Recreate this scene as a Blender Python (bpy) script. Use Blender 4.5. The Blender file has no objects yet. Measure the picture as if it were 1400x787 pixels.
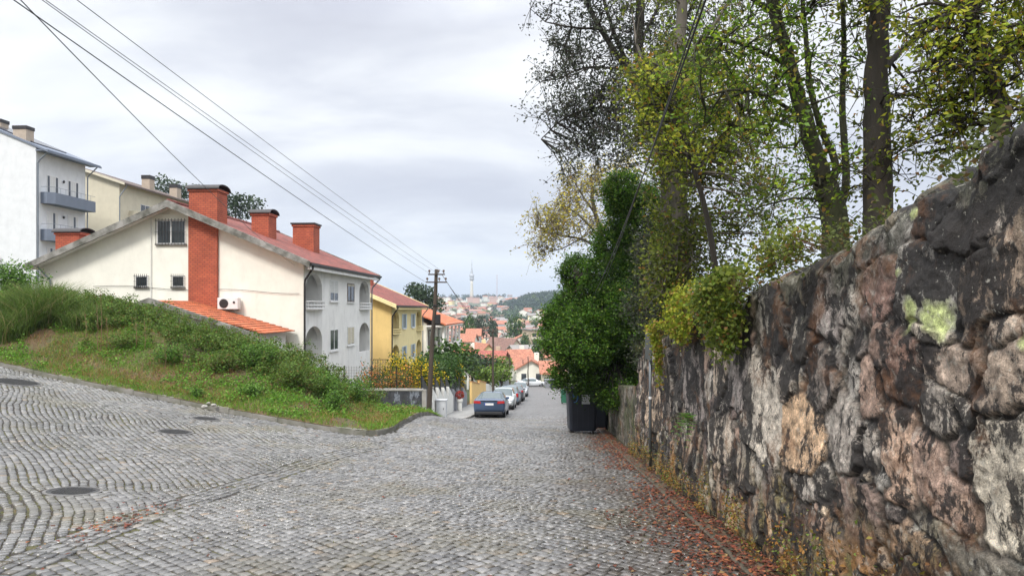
import bpy, bmesh, math, random
import numpy as np
from mathutils import Vector, Matrix
PI = math.pi
scene = bpy.context.scene
COL = scene.collection
random.seed(7)
RNG = np.random.default_rng(11)
F, HX, HY, EYE = 980.0, 700.0, 423.0, 1.6      # focal length in photo pixels, principal column, eye-level row, eye height
SD = 0.056                                     # street direction: dx per metre of y
ROT = -math.atan(SD)

def P(px, py, d):
    return Vector(((px-HX)/F*d, d, EYE-(py-HY)/F*d))

# ------------------------------------------------------------------ materials
def srgb(r, g, b):
    f = lambda c: (c/255/12.92) if c/255 <= .04045 else ((c/255+.055)/1.055)**2.4
    return (f(r), f(g), f(b))
MATS = {}
class NT:
    def __init__(s, m):
        s.m = m; m.use_nodes = True; s.t = m.node_tree; s.t.nodes.clear()
        s.out = s.n('ShaderNodeOutputMaterial'); s.b = s.n('ShaderNodeBsdfPrincipled')
        s.l(s.b.outputs[0], s.out.inputs[0])
    def n(s, t, **k):
        n = s.t.nodes.new(t)
        for a, v in k.items(): setattr(n, a, v)
        return n
    def l(s, a, b): s.t.links.new(a, b)
    def coord(s, scale=(1,1,1), rot=(0,0,0), kind='Object'):
        c = s.n('ShaderNodeTexCoord'); m = s.n('ShaderNodeMapping')
        m.inputs['Scale'].default_value = scale; m.inputs['Rotation'].default_value = rot
        s.l(c.outputs[kind], m.inputs[0]); return m.outputs[0]
    def noise(s, v, scale, detail=5, rough=.6, dist=0):
        n = s.n('ShaderNodeTexNoise'); n.inputs['Scale'].default_value = scale
        n.inputs['Detail'].default_value = detail; n.inputs['Roughness'].default_value = rough
        n.inputs['Distortion'].default_value = dist
        if v is not None: s.l(v, n.inputs['Vector'])
        return n.outputs['Fac']
    def ramp(s, f, stops, interp='LINEAR'):
        r = s.n('ShaderNodeValToRGB'); r.color_ramp.interpolation = interp
        e = r.color_ramp.elements
        while len(e) < len(stops): e.new(.5)
        for el, (p, c) in zip(e, stops):
            el.position = p; el.color = (*c, 1) if hasattr(c, '__len__') else (c, c, c, 1)
        s.l(f, r.inputs[0]); return r.outputs[0]
    def mix(s, f, a, b, mode='MIX'):
        m = s.n('ShaderNodeMix', data_type='RGBA', blend_type=mode)
        for val, i in ((f, 0), (a, 6), (b, 7)):
            if isinstance(val, (int, float)): m.inputs[i].default_value = val if i == 0 else (val, val, val, 1)
            elif isinstance(val, tuple): m.inputs[i].default_value = (*val[:3], 1)
            else: s.l(val, m.inputs[i])
        return m.outputs[2]
    def math(s, op, a, b=0.0, clamp=False):
        m = s.n('ShaderNodeMath', operation=op); m.use_clamp = clamp
        for i, v in enumerate((a, b)):
            if isinstance(v, (int, float)): m.inputs[i].default_value = v
            else: s.l(v, m.inputs[i])
        return m.outputs[0]
    def attr(s, name):
        a = s.n('ShaderNodeAttribute'); a.attribute_name = name; return a
    def bump(s, h, strength=.3, dist=.02):
        b = s.n('ShaderNodeBump'); b.inputs['Strength'].default_value = strength
        b.inputs['Distance'].default_value = dist; s.l(h, b.inputs['Height'])
        s.l(b.outputs[0], s.b.inputs['Normal'])
    def base(s, c):
        if isinstance(c, tuple): s.b.inputs['Base Color'].default_value = (*c[:3], 1)
        else: s.l(c, s.b.inputs['Base Color'])
    def rough(s, v):
        if isinstance(v, (int, float)): s.b.inputs['Roughness'].default_value = v
        else: s.l(v, s.b.inputs['Roughness'])

def mat(name, c1, c2=None, scale=3.0, rough=.7, bump=0.0, metal=0.0, stretch=(1,1,1), detail=5, spec=None, lo=.35, hi=.7, bscale=None, coat=0):
    """a two-colour weathered material: noise between c1 and c2"""
    if name in MATS: return MATS[name]
    m = bpy.data.materials.new(name); t = NT(m)
    c2 = c2 or tuple(x*.82 for x in c1)
    v = t.coord(stretch)
    n = t.noise(v, scale, detail)
    t.base(t.ramp(n, [(lo, c1), (hi, c2)])); t.rough(rough)
    t.b.inputs['Metallic'].default_value = metal
    if spec is not None: t.b.inputs['Specular IOR Level'].default_value = spec
    if coat: t.b.inputs['Coat Weight'].default_value = coat
    if bump:
        t.bump(t.noise(v, bscale or scale*6, 4), bump, .02)
    MATS[name] = m; return m

def leafmat(name, transl=.35, rough=.55):
    m = bpy.data.materials.new(name); t = NT(m)
    a = t.attr('Col'); t.base(a.outputs['Color']); t.rough(rough)
    t.b.inputs['Specular IOR Level'].default_value = .3
    tr = t.n('ShaderNodeBsdfTranslucent'); t.l(a.outputs['Color'], tr.inputs[0])
    mx = t.n('ShaderNodeMixShader'); mx.inputs[0].default_value = transl
    t.l(t.b.outputs[0], mx.inputs[1]); t.l(tr.outputs[0], mx.inputs[2]); t.l(mx.outputs[0], t.out.inputs[0])
    MATS[name] = m; return m
LEAF = leafmat('leaf', .42); LEAFD = leafmat('leaf_thick', .2, .45); DRY = leafmat('dry_leaf', .1, .7)

# ------------------------------------------------------------------ objects
def tag(o, label=None, cat=None, group=None, kind=None):
    if label: o['label'] = label
    if cat: o['category'] = cat
    if group: o['group'] = group
    if kind: o['kind'] = kind
    return o
def thing(name, label, cat, loc=(0,0,0), rz=0, group=None):
    o = bpy.data.objects.new(name, None); COL.objects.link(o)
    o.location = loc; o.rotation_euler = (0, 0, rz); o.empty_display_size = .2
    return tag(o, label, cat, group)
def link(name, me, m, parent=None, smooth=False):
    o = bpy.data.objects.new(name, me); COL.objects.link(o)
    if m is not None: me.materials.append(m)
    if parent is not None: o.parent = parent
    if smooth: me.shade_smooth()
    return o
def copy_tree(o, parent=None):
    c = o.copy(); COL.objects.link(c); c.parent = parent
    for ch in list(o.children): copy_tree(ch, c)
    return c
class MB:
    def __init__(s): s.v = []; s.f = []
    def quad(s, *p):
        i = len(s.v); s.v += [tuple(q) for q in p]; s.f.append(tuple(range(i, i+len(p)))); return s
    poly = quad
    def box(s, x0, x1, y0, y1, z0, z1):
        i = len(s.v)
        s.v += [(x0,y0,z0),(x1,y0,z0),(x1,y1,z0),(x0,y1,z0),(x0,y0,z1),(x1,y0,z1),(x1,y1,z1),(x0,y1,z1)]
        s.f += [tuple(i+k for k in q) for q in ((3,2,1,0),(4,5,6,7),(0,1,5,4),(1,2,6,5),(2,3,7,6),(3,0,4,7))]
        return s
    def prism(s, pts, axis, a, b):
        """polygon pts (2D) extruded along axis from a to b"""
        n = len(pts); i = len(s.v)
        def mk(p, t):
            return {'x': (t, p[0], p[1]), 'y': (p[0], t, p[1]), 'z': (p[0], p[1], t)}[axis]
        s.v += [mk(p, a) for p in pts] + [mk(p, b) for p in pts]
        s.f.append(tuple(i+k for k in range(n))); s.f.append(tuple(i+n+k for k in reversed(range(n))))
        for k in range(n):
            s.f.append((i+k, i+n+k, i+n+(k+1) % n, i+(k+1) % n))
        return s
    def tube(s, pts, r0, r1=None, sides=6, cap=True, bulge=None):
        pts = [Vector(p) for p in pts]; r1 = r0 if r1 is None else r1
        n = len(pts); i0 = len(s.v)
        up = Vector((0,0,1)); prev = None
        for k, p in enumerate(pts):
            t = (pts[min(k+1, n-1)] - pts[max(k-1, 0)])
            if t.length < 1e-6: t = Vector((0,0,1))
            t.normalize()
            if prev is None:
                a = t.cross(up if abs(t.z) < .9 else Vector((1,0,0))).normalized()
            else:
                a = (prev - t*prev.dot(t)); a = a.normalized() if a.length > 1e-5 else t.orthogonal().normalized()
            prev = a; b = t.cross(a)
            r = r0+(r1-r0)*k/max(1, n-1)
            for q in range(sides):
                an = 2*PI*q/sides
                rr = r if bulge is None else r*(1+bulge*random.uniform(-1, 1))
                s.v.append(tuple(p + a*(math.cos(an)*rr) + b*(math.sin(an)*rr)))
        for k in range(n-1):
            for q in range(sides):
                a_, b_ = i0+k*sides+q, i0+k*sides+(q+1) % sides
                s.f.append((a_, b_, b_+sides, a_+sides))
        if cap:
            s.f.append(tuple(i0+q for q in reversed(range(sides))))
            s.f.append(tuple(i0+(n-1)*sides+q for q in range(sides)))
        return s
    def lathe(s, prof, c=(0,0), sides=16):
        i0 = len(s.v)
        for r, z in prof:
            for q in range(sides):
                an = 2*PI*q/sides; s.v.append((c[0]+r*math.cos(an), c[1]+r*math.sin(an), z))
        for k in range(len(prof)-1):
            for q in range(sides):
                a_, b_ = i0+k*sides+q, i0+k*sides+(q+1) % sides
                s.f.append((a_, b_, b_+sides, a_+sides))
        s.f.append(tuple(i0+q for q in reversed(range(sides))))
        s.f.append(tuple(i0+(len(prof)-1)*sides+q for q in range(sides)))
        return s
    def build(s, name, m, parent=None, smooth=False, bevel=0):
        me = bpy.data.meshes.new(name); me.from_pydata(s.v, [], s.f); me.update()
        if bevel or True:
            bm = bmesh.new(); bm.from_mesh(me)
            bmesh.ops.recalc_face_normals(bm, faces=bm.faces)
            if bevel:
                bmesh.ops.bevel(bm, geom=[e for e in bm.edges if len(e.link_faces) == 2 and e.calc_face_angle(0) > .6], offset=bevel, segments=2, affect='EDGES', profile=.5)
            bm.to_mesh(me); bm.free()
        return link(name, me, m, parent, smooth)
def npmesh(name, V, Q, m, parent=None, col=None, smooth=False, extra=None):
    """mesh straight from arrays: V (n,3), Q (k,4 or 3)"""
    me = bpy.data.meshes.new(name)
    V = np.asarray(V, np.float32); Q = np.asarray(Q, np.int32); k, w = Q.shape
    me.vertices.add(len(V)); me.vertices.foreach_set('co', V.ravel())
    me.loops.add(k*w); me.loops.foreach_set('vertex_index', Q.ravel())
    me.polygons.add(k); me.polygons.foreach_set('loop_start', np.arange(0, k*w, w, dtype=np.int32))
    me.update(calc_edges=True); me.validate()
    if col is not None:
        a = me.color_attributes.new('Col', 'FLOAT_COLOR', 'POINT')
        c = np.ones((len(V), 4), np.float32); c[:, :3] = col; a.data.foreach_set('color', c.ravel())
    if extra:
        for nm, arr in extra.items():
            a = me.attributes.new(nm, 'FLOAT', 'POINT'); a.data.foreach_set('value', np.asarray(arr, np.float32))
    return link(name, me, m, parent, smooth)
def gridmesh(name, X, Y, Z, m, parent=None, keep=None, smooth=True, **k):
    n, w = X.shape
    I = np.arange(n*w).reshape(n, w)
    Q = np.stack([I[:-1,:-1], I[:-1,1:], I[1:,1:], I[1:,:-1]], -1).reshape(-1, 4)
    if keep is not None: Q = Q[keep(Q)]
    return npmesh(name, np.stack([X, Y, Z], -1).reshape(-1, 3), Q, m, parent, smooth=smooth, **k)

# ------------------------------------------------------------------ numpy noise
def vnoise(x, y, seed=0):
    xi = np.floor(x).astype(np.int64); yi = np.floor(y).astype(np.int64)
    fx = x-xi; fy = y-yi; fx = fx*fx*(3-2*fx); fy = fy*fy*(3-2*fy)
    def h(a, b):
        n = (a*374761393 + b*668265263 + seed*974711) & 0x7fffffff
        n = ((n ^ (n >> 13))*1274126177) & 0x7fffffff
        return ((n ^ (n >> 16)) & 0xffff)/65535.0
    return (h(xi,yi)*(1-fx)+h(xi+1,yi)*fx)*(1-fy)+(h(xi,yi+1)*(1-fx)+h(xi+1,yi+1)*fx)*fy
def fbm(x, y, o=4, seed=0):
    s = 0; a = .5; t = 0
    for i in range(o):
        s = s+a*vnoise(x*2**i, y*2**i, seed+i*17); t += a; a *= .5
    return s/t

# ------------------------------------------------------------------ ground heights
PR_Y = [-60, 0, 41, 120, 170, 230, 330, 500, 800, 1150, 1600, 2100, 2600, 9000]
PR_Z = [6.7, 0, -4.6, -11.3, -15, -18, -21, -24, -22, -12, 5, 27, 24, 10]
def road_z(y): return np.interp(y, PR_Y, PR_Z)
def G0(x, y):
    """paved surface of the junction: the street falls ahead, the side street rises to the left"""
    x = np.asarray(x, float); y = np.asarray(y, float)
    main = road_z(y)
    side = -1.34-.118*(x+8.2)-.04*(y-20)+.004*np.clip(-x-8.2, 0, 14)**2
    k = .22; d = (side-main)/k
    z = main+k*np.logaddexp(0, d)
    w = np.clip((34+np.clip(-x-6, 0, 30)*1.5-y)/10, 0, 1); w = w*w*(3-2*w)
    return main*(1-w)+z*w+.02*(vnoise(x*.5, y*.5, 3)-.5)*np.clip((60-y)/30, 0, 1)
def hit(px, py, f=None, d0=2.5, d1=400):
    f = f or (lambda x, y: float(G0(x, y)))
    d = d0; dx = (px-HX)/F; dz = -(py-HY)/F; prev = d0
    while d < d1:
        if EYE+dz*d < f(dx*d, d): break
        prev = d; d += .02*d**.5 if d < 10 else .1
    a, b = prev, d
    for _ in range(20):
        c = (a+b)/2
        if EYE+dz*c < f(dx*c, c): b = c
        else: a = c
    return (dx*b, b)
ULEFT, URIGHT = -4.65, 1.985                   # street edges, measured across from x = SD*y
kp = [hit(*q) for q in ((0,500),(75,517),(150,533),(225,547),(300,562),(400,580),(500,597))]
d0 = np.array(kp[0])-np.array(kp[1]); d0 /= np.linalg.norm(d0)
KERB = [tuple(np.array(kp[0])+d0*t) for t in (45, 30, 20, 12, 6, 2.5)] + kp
KERB.append((ULEFT+SD*20.6+.12, 20.3)); y_ = 21.6
while y_ < 31: KERB.append((ULEFT+SD*y_, y_)); y_ += 1.5
KERB.append((ULEFT+SD*31, 31.0))
def resample(pts, step):
    pts = np.array(pts, float); L = np.concatenate([[0], np.cumsum(np.linalg.norm(np.diff(pts, axis=0), axis=1))])
    t = np.arange(0, L[-1], step); t = np.append(t, L[-1])
    return np.stack([np.interp(t, L, pts[:, i]) for i in range(pts.shape[1])], 1)
def smooth_poly(pts, n=3):
    pts = np.array(pts, float)
    for _ in range(n):
        q = pts[:-1]*.75+pts[1:]*.25; r = pts[:-1]*.25+pts[1:]*.75
        pts = np.concatenate([pts[:1], np.stack([q, r], 1).reshape(-1, pts.shape[1]), pts[-1:]])
    return pts
KERBS = resample(smooth_poly(KERB, 2), .25)
def nearest(poly, x, y):
    """distance to polyline samples and index of the nearest"""
    x = np.ravel(x); y = np.ravel(y)
    D = np.empty(len(x)); I = np.empty(len(x), int)
    for s in range(0, len(x), 20000):
        dd = (x[s:s+20000, None]-poly[None, :, 0])**2+(y[s:s+20000, None]-poly[None, :, 1])**2
        I[s:s+20000] = dd.argmin(1); D[s:s+20000] = np.sqrt(dd.min(1))
    return D, I
def inside(poly, x, y):
    x = np.asarray(x, float); y = np.asarray(y, float); r = np.zeros(x.shape, bool); n = len(poly)
    for i in range(n):
        x0, y0 = poly[i]; x1, y1 = poly[(i+1) % n]
        c = ((y0 > y) != (y1 > y)) & (x < (x1-x0)*(y-y0)/((y1-y0) if y1 != y0 else 1e-9)+x0)
        r ^= c
    return r
# the lot inside the kerb: grassy bank, gardens
LOT_EDGE = resample(np.array([tuple(q) for q in KERBS]+[(-6.35+SD*31.1, 31.1), (-6.35+SD*60, 60.0)]), .3)
LOTPOLY = [tuple(q) for q in LOT_EDGE]+[(-90, 60), (-90, float(KERBS[0][1]))]
CR_X = [-40, -24, -17.9, -15.3, -12.7, -10.2, -7.6, -6.4, -4.3, -3]
CR_Z = [4.0, 2.6, 1.6, 1.12, .6, -.05, -.6, -1.2, -2.15, -2.6]
def lot_z(x, y):
    x = np.asarray(x, float); y = np.asarray(y, float); sh = x.shape
    D, I = nearest(LOT_EDGE, x, y); D = D.reshape(sh); I = I.reshape(sh)
    kz = G0(LOT_EDGE[:, 0], LOT_EDGE[:, 1])[I]+.13
    cr = np.interp(x, CR_X, CR_Z)
    yard = np.interp(x, [-70, -45, -27, -14, -7, -4], [9, 4.5, -2.4, -3.2, -3.7, -3.9]) + np.where(y > 40, -(y-40)*.09, 0)
    t = lambda a, b: (lambda q: q*q*(3-2*q))(np.clip((D-a)/(b-a), 0, 1))
    yy = np.clip((y-np.interp(x, [-26, -15, -10], [33, 29.5, 27]))/6, 0, 1); yy = yy*yy*(3-2*yy)
    top = cr*(1-yy)+yard*yy
    rise = t(.5, 4.5)
    z = kz+.06*t(0, .6); z = z*(1-rise)+top*rise
    return z+.22*(fbm(x*.7, y*.7, 3, 5)-.5)*t(.3, 1.5)*(1-yy*.7)+.35*(fbm(x*.22, y*.22, 2, 9)-.5)*rise*(1-yy)
WT_Y = [-8, 0, 3.02, 3.38, 3.78, 4.1, 4.8, 5.64, 6.82, 7.94, 9.3, 10.8, 13.4, 16.9, 17.6]
WT_Z = [3.4, 2.9, 2.46, 2.38, 2.29, 2.27, 2.16, 2.05, 1.9, 1.75, 1.55, 1.37, 1.12, .68, .5]
def walltop(y): return np.interp(y, WT_Y, WT_Z)
def far_z(x, y):
    x = np.asarray(x, float); y = np.asarray(y, float)
    u = x-SD*y
    z = road_z(y)
    near = np.clip((220-y)/160, 0, 1)
    z = z+np.interp(u, [-120, -60, -30, -12, 0], [15, 9.5, 2.6, 1.1, 0])*near
    z = z+np.interp(u, [2, 3, 30, 90], [0, 2.2, 4.5, 7])*np.clip((120-y)/80, 0, 1)
    far = np.clip((y-300)/900, 0, 1)
    z = z+far*14*(fbm(x/420+3, y/420+7, 3, 21)-.5)
    # wooded hill
    z = z+24*np.exp(-((x-75)/85)**2-((y-1330)/230)**2)+14*np.exp(-((x-330)/240)**2-((y-1550)/300)**2)
    return z
# ================================================================== setting
# ---- big ground sheet
def build_ground():
    ys = np.concatenate([np.arange(-60, 70, 3.0), 70*np.exp(np.linspace(0, math.log(9000/70), 110))])
    a = np.sinh(np.linspace(-4.2, 4.2, 141)); a = a/a[-1]
    Y, A = np.meshgrid(ys, a, indexing='ij')
    W = 140+np.maximum(Y, 0)*1.1
    X = A*W+SD*Y
    Z = far_z(X, Y)
    near = np.clip((75-Y)/12, 0, 1)*np.clip((45-np.abs(X))/10, 0, 1)
    base = np.minimum(Z, np.where(X < SD*Y+1, G0(X, np.minimum(Y, 60)), Z))
    Z = Z*(1-near)+(np.minimum(base, road_z(Y))-1.0)*near
    onroad = (np.abs(X-SD*Y) < 14) & (Y >= 58)
    Z = np.where(onroad, Z-.25, Z)
    m = bpy.data.materials.new('hillside'); t = NT(m); v = t.coord()
    n = t.noise(v, .03, 8, .65); n2 = t.noise(v, .4, 5)
    c = t.ramp(n, [(.35, (.035,.06,.018)), (.5, (.06,.085,.03)), (.62, (.14,.12,.075)), (.75, (.05,.075,.03))])
    t.base(t.mix(.35, c, t.ramp(n2, [(.3, (.02,.04,.012)), (.7, (.16,.15,.09))]))); t.rough(.9)
    o = gridmesh('ground', X, Y, Z, m); tag(o, kind='structure')
build_ground()

# ---- cobbled street: base sheet with earth and moss in the joints, and the setts themselves
def build_street():
    m = bpy.data.materials.new('joint_earth'); t = NT(m); v = t.coord()
    n = t.noise(v, 2.2, 5); n2 = t.noise(v, 14, 4)
    c = t.ramp(n, [(.35, (.014,.012,.011)), (.48, (.03,.022,.014)), (.58, (.08,.085,.015)), (.72, (.13,.065,.02))])
    t.base(t.mix(.4, c, t.ramp(n2, [(.35, (.010,.009,.009)), (.7, (.05,.04,.028))]))); t.rough(.85); t.bump(n2, .4, .01)
    xs = np.arange(-34, 5, .5); ys = np.arange(-14, 46, .5)
    Y, X = np.meshgrid(ys, xs, indexing='ij')
    X = X+0*Y
    Z = G0(X, Y)-.012
    def keep(Q):
        cx = X.ravel()[Q].mean(1); cy = Y.ravel()[Q].mean(1)
        ins = ~inside(LOTPOLY, cx, cy)
        D, _ = nearest(LOT_EDGE, cx, cy)
        return (ins | (D < .8)) & (cx < SD*cy+URIGHT+.5) & ((cx > SD*cy+ULEFT-.6) | (cy < 32))
    o = gridmesh('road', X, Y, Z, m, keep=keep); tag(o, kind='structure')

    # setts
    rng = np.random.default_rng(5)
    def patch(ang, bx, by, arc):
        """rows of setts; row direction at angle ang; returns centres, half sizes, angle"""
        c, s = math.cos(ang), math.sin(ang)
        out = []
        R = 46; step = .118
        for i in range(int(-R/step), int(R/step)):
            n = int(2*R/.128)
            L = rng.uniform(.098, .158, n); pos = np.cumsum(L)-L/2-R+rng.uniform(0, .1)
            r = i*step
            w = .115*(fbm(pos*.5+50, np.full(n, r*.5+50), 3, 4)-.5)*3.2+arc*np.sin(pos*.22+r*.05)*1.2
            x = bx+pos*c-(r+w)*s; y = by+pos*s+(r+w)*c
            k = (y > 1.5) & (y < 43) & (np.abs(x) < .80*y+2.5) & (x > -34) & (x < 5)
            dw = np.gradient(w)/np.maximum(np.gradient(pos), 1e-3)
            out.append(np.stack([x[k], y[k], L[k]/2, np.full(k.sum(), step/2), (ang+np.arctan(dw))[k]], 1))
        return np.concatenate(out)
    A = patch(math.radians(-47), -1, 16, .25)
    B = patch(math.radians(-58), -8, 15, .55)
    crease = np.array([hit(*q) for q in ((560,601),(500,611),(450,624),(400,640),(330,662),(250,688),(170,714),(100,741),(40,765),(-40,800))])
    cr = resample(smooth_poly(crease, 2), .1)[::-1]
    def crx(y): return np.interp(y, cr[:, 1], cr[:, 0], left=cr[0, 0]-1, right=9.)
    ga = []
    # a gutter band of setts laid lengthwise along the crease
    dcr = np.gradient(cr, axis=0); ang = np.arctan2(dcr[:, 1], dcr[:, 0])
    for off in (-.2, -.07, .06, .19):
        L = 0
        tt = np.concatenate([[0], np.cumsum(np.linalg.norm(np.diff(cr, axis=0), axis=1))])
        while L < tt[-1]:
            l = rng.uniform(.12, .2); q = L+l/2; L += l
            i = min(np.searchsorted(tt, q), len(cr)-1)
            ga.append((cr[i, 0]-math.sin(ang[i])*off, cr[i, 1]+math.cos(ang[i])*off, l/2, .062, ang[i]))
    ga = np.array(ga)
    A = A[(A[:, 0] > crx(A[:, 1])+.3) | (A[:, 1] > crease[0][1])]
    B = B[(B[:, 0] < crx(B[:, 1])-.3) & (B[:, 1] <= crease[0][1])]
    S = np.concatenate([A, B, ga])
    ins = inside(LOTPOLY, S[:, 0], S[:, 1]); D, _ = nearest(LOT_EDGE, S[:, 0], S[:, 1])
    u = S[:, 0]-SD*S[:, 1]
    nearcorner = inside(NEARC, S[:, 0], S[:, 1])
    man = np.zeros(len(S), bool)
    for (mx, my, r) in MANHOLES: man |= (S[:, 0]-mx)**2+(S[:, 1]-my)**2 < (r+.07)**2
    S = S[~ins & (D > .12) & (u < URIGHT-.30) & ((u > ULEFT) | (S[:, 1] < 31)) & ~nearcorner & ~man]
    n = len(S)
    x, y, hl, hw, an = S.T
    sh = rng.uniform(.84, .96, n); hl = hl*sh-.002; hw = hw*rng.uniform(.82, .95, n)
    an = an+rng.normal(0, .05, n)
    ca, sa = np.cos(an), np.sin(an)
    corner = np.array([(-1,-1),(1,-1),(1,1),(-1,1)], float)
    z0 = G0(x, y)+rng.normal(0, .0035, n)
    gx = (G0(x+.1, y)-G0(x-.1, y))/.2+rng.normal(0, .025, n); gy = (G0(x, y+.1)-G0(x, y-.1))/.2+rng.normal(0, .025, n)
    V = np.empty((n, 12, 3), np.float32)
    for ring, (sc, dz) in enumerate(((1.0, -.022), (.975, -.002), (.80, .005))):
        for k in range(4):
            if ring == 0: jit = rng.uniform(.86, 1.04, (n, 2)); J = jit if k == 0 else J
            if k == 0 and ring == 0: JJ = rng.uniform(.84, 1.05, (4, n, 2))
            lx = corner[k, 0]*hl*sc*JJ[k, :, 0]; ly = corner[k, 1]*hw*sc*JJ[k, :, 1]
            wx = lx*ca-ly*sa; wy = lx*sa+ly*ca
            V[:, ring*4+k, 0] = x+wx; V[:, ring*4+k, 1] = y+wy
            V[:, ring*4+k, 2] = z0+gx*wx+gy*wy+dz+(rng.uniform(-.003, .003, n) if ring == 2 else 0)
    base = np.array([[8,9,10,11]]+[[a, (a+1) % 4, 4+(a+1) % 4, 4+a] for a in range(4)]+[[4+a, 4+(a+1) % 4, 8+(a+1) % 4, 8+a] for a in range(4)])
    Q = (base[None]+(np.arange(n)*12)[:, None, None]).reshape(-1, 4)
    # granite greys, a few warm or rusty stones
    g = rng.normal(.142, .034, n)[:, None]*np.array([[1.0, .985, .97]])
    g *= (.70+.6*fbm(x*.45, y*.45, 4, 8))[:, None]; mo = np.clip((fbm(x*.8+3, y*.8, 4, 12)-.54)*5, 0, 1)[:, None]*.45; g = g*(1-mo)+np.array([[.12, .105, .06]])*mo
    w = rng.random(n); g[w < .10] *= (1.05, .96, .85); g[w > .993] *= (1.2, .95, .72); g[(w > .1) & (w < .16)] *= (.68, .68, .7)
    # dirt and leaf mould along the wall and by the crease
    uu = x-SD*y
    dirt = np.clip((uu-.15)/1.5+(fbm(x*.9, y*.5, 3, 2)-.5)*1.3, 0, 1)[:, None]
    g = g*(1-dirt*.72)+np.array([[.075, .055, .04]])*dirt*.55
    g = np.clip(g, .03, .6)
    C = np.repeat(g, 12, axis=0)
    m = bpy.data.materials.new('granite_sett'); t = NT(m); v = t.coord()
    a = t.attr('Col'); nn = t.noise(v, 45, 4, .7); big = t.noise(v, .55, 4)
    c = t.mix(1.0, a.outputs['Color'], t.ramp(nn, [(.3, .72), (.5, 1.0), (.72, 1.25)]), 'MULTIPLY')
    t.base(c); t.rough(t.ramp(big, [(.35, .2), (.65, .46)])); t.b.inputs['Specular IOR Level'].default_value = .6
    t.bump(t.noise(v, 70, 3), .35, .006)
    o = npmesh('cobbles', V.reshape(-1, 3), Q, m, col=C); tag(o, kind='structure')
    print('setts', n)

    # the lower street, too far to see single setts
    m = bpy.data.materials.new('far_cobbles'); t = NT(m); v = t.coord((1, 1, 0), (0, 0, .8))
    vo = t.n('ShaderNodeTexVoronoi'); vo.inputs['Scale'].default_value = 7.5; t.l(v, vo.inputs['Vector'])
    c = t.ramp(vo.outputs['Distance'], [(.0, (.18,.175,.17)), (.5, (.155,.15,.145)), (.75, (.07,.065,.06))])
    c2 = t.mix(1., c, t.ramp(t.noise(t.coord(), .5, 5), [(.3, .8), (.7, 1.12)]), 'MULTIPLY')
    t.base(c2); t.rough(.5)
    ys = np.concatenate([np.arange(42.8, 100, 1.5), np.arange(100, 131, 2.0)]); uu = np.linspace(ULEFT, URIGHT+.1, 9)
    Y, U = np.meshgrid(ys, uu, indexing='ij'); bend = np.clip((Y-112)/20, 0, 1)**2*14
    X = U+SD*Y+bend*0
    Z = G0(X, Y)
    o = gridmesh('lower_road', X, Y, Z+.0, m); tag(o, kind='structure')
    # cross street at the bottom
    mb = MB(); zz = float(G0(8, 131))
    mb.quad((-30, 129.5, zz-.6), (60, 129.5, zz-.6), (60, 139, zz-1), (-30, 139, zz-1))
    tag(mb.build('cross_road', MATS.get('asphalt') or mat('asphalt', (.1,.1,.1), (.13,.13,.13), 2, .8)), kind='structure')
MANHOLES = [(*hit(100,671), .33), (*hit(239,590), .36), (*hit(281,572), .33), (*hit(22,522), .6)]
cx_, cy_ = hit(9, 716)
dsl = np.array([-.91, .41])
_p = [np.array([cx_-2.2, -9.]), np.array([cx_-1.2, cy_-3.2]), np.array([cx_-.35, cy_-1.6]), np.array([cx_, cy_-.3]), np.array([cx_-.35, cy_+.25]), np.array([cx_-1.3, cy_+.8]), np.array([cx_-3.4, cy_+1.7]), np.array([cx_-20, cy_+10.5])]
NEARK = resample(smooth_poly(_p, 3), .25)
NEARC = [tuple(q) for q in NEARK]+[(-60, float(NEARK[-1][1])), (-60, -9.)]
build_street()

def kerb(name, path, m, w=.16, h=.13, side=1, zf=None, seg=1.0):
    """a run of kerb stones with slightly rounded arris, small gaps between the stones"""
    path = np.array(path); L = np.concatenate([[0], np.cumsum(np.linalg.norm(np.diff(path, axis=0), axis=1))])
    mb = MB(); s = 0
    rnd = random.Random(3)
    while s < L[-1]-.1:
        e = min(s+seg*rnd.uniform(.85, 1.1), L[-1])
        ts = np.linspace(s+.006, e-.006, 4); dz = rnd.uniform(-.008, .008); da = rnd.uniform(-.01, .01)
        pts = [(np.interp(t, L, path[:, 0]), np.interp(t, L, path[:, 1])) for t in ts]
        i0 = len(mb.v); prof = ((0, -.12), (0, h-.025), (.022, h), (w, h), (w, -.12))
        for k, (x, y) in enumerate(pts):
            a, b = pts[max(k-1, 0)], pts[min(k+1, 3)]
            tx, ty = b[0]-a[0], b[1]-a[1]; q = math.hypot(tx, ty); nx, ny = -ty/q*side, tx/q*side
            z = float((zf or G0)(x, y))+dz
            for (o, hh) in prof: mb.v.append((x+nx*(o+da), y+ny*(o+da), z+hh))
        for k in range(3):
            for q in range(4):
                a = i0+k*5+q; mb.f.append((a, a+1, a+6, a+5))
        mb.f.append(tuple(i0+q for q in range(5))); mb.f.append(tuple(i0+15+q for q in reversed(range(5))))
        s = e
    return tag(mb.build(name, m), kind='structure')
KST = mat('kerb_stone', (.23,.22,.2), (.09,.095,.06), 1.6, .8, .4, detail=8, lo=.4, hi=.7, bscale=40)
KPALE = mat('pale_kerb', (.36,.35,.33), (.24,.23,.2), 3, .75, .3, detail=7, bscale=50)
kerb('verge_kerb', KERBS, KST, side=1, seg=.95)
kerb('corner_kerb', NEARK[::-1], KPALE, side=-1, w=.2, h=.14)
kerb('street_kerb', resample(np.array([(ULEFT+SD*31.1, 31.1), (ULEFT+SD*128, 128.)]), .5), KPALE, side=1)
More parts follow.
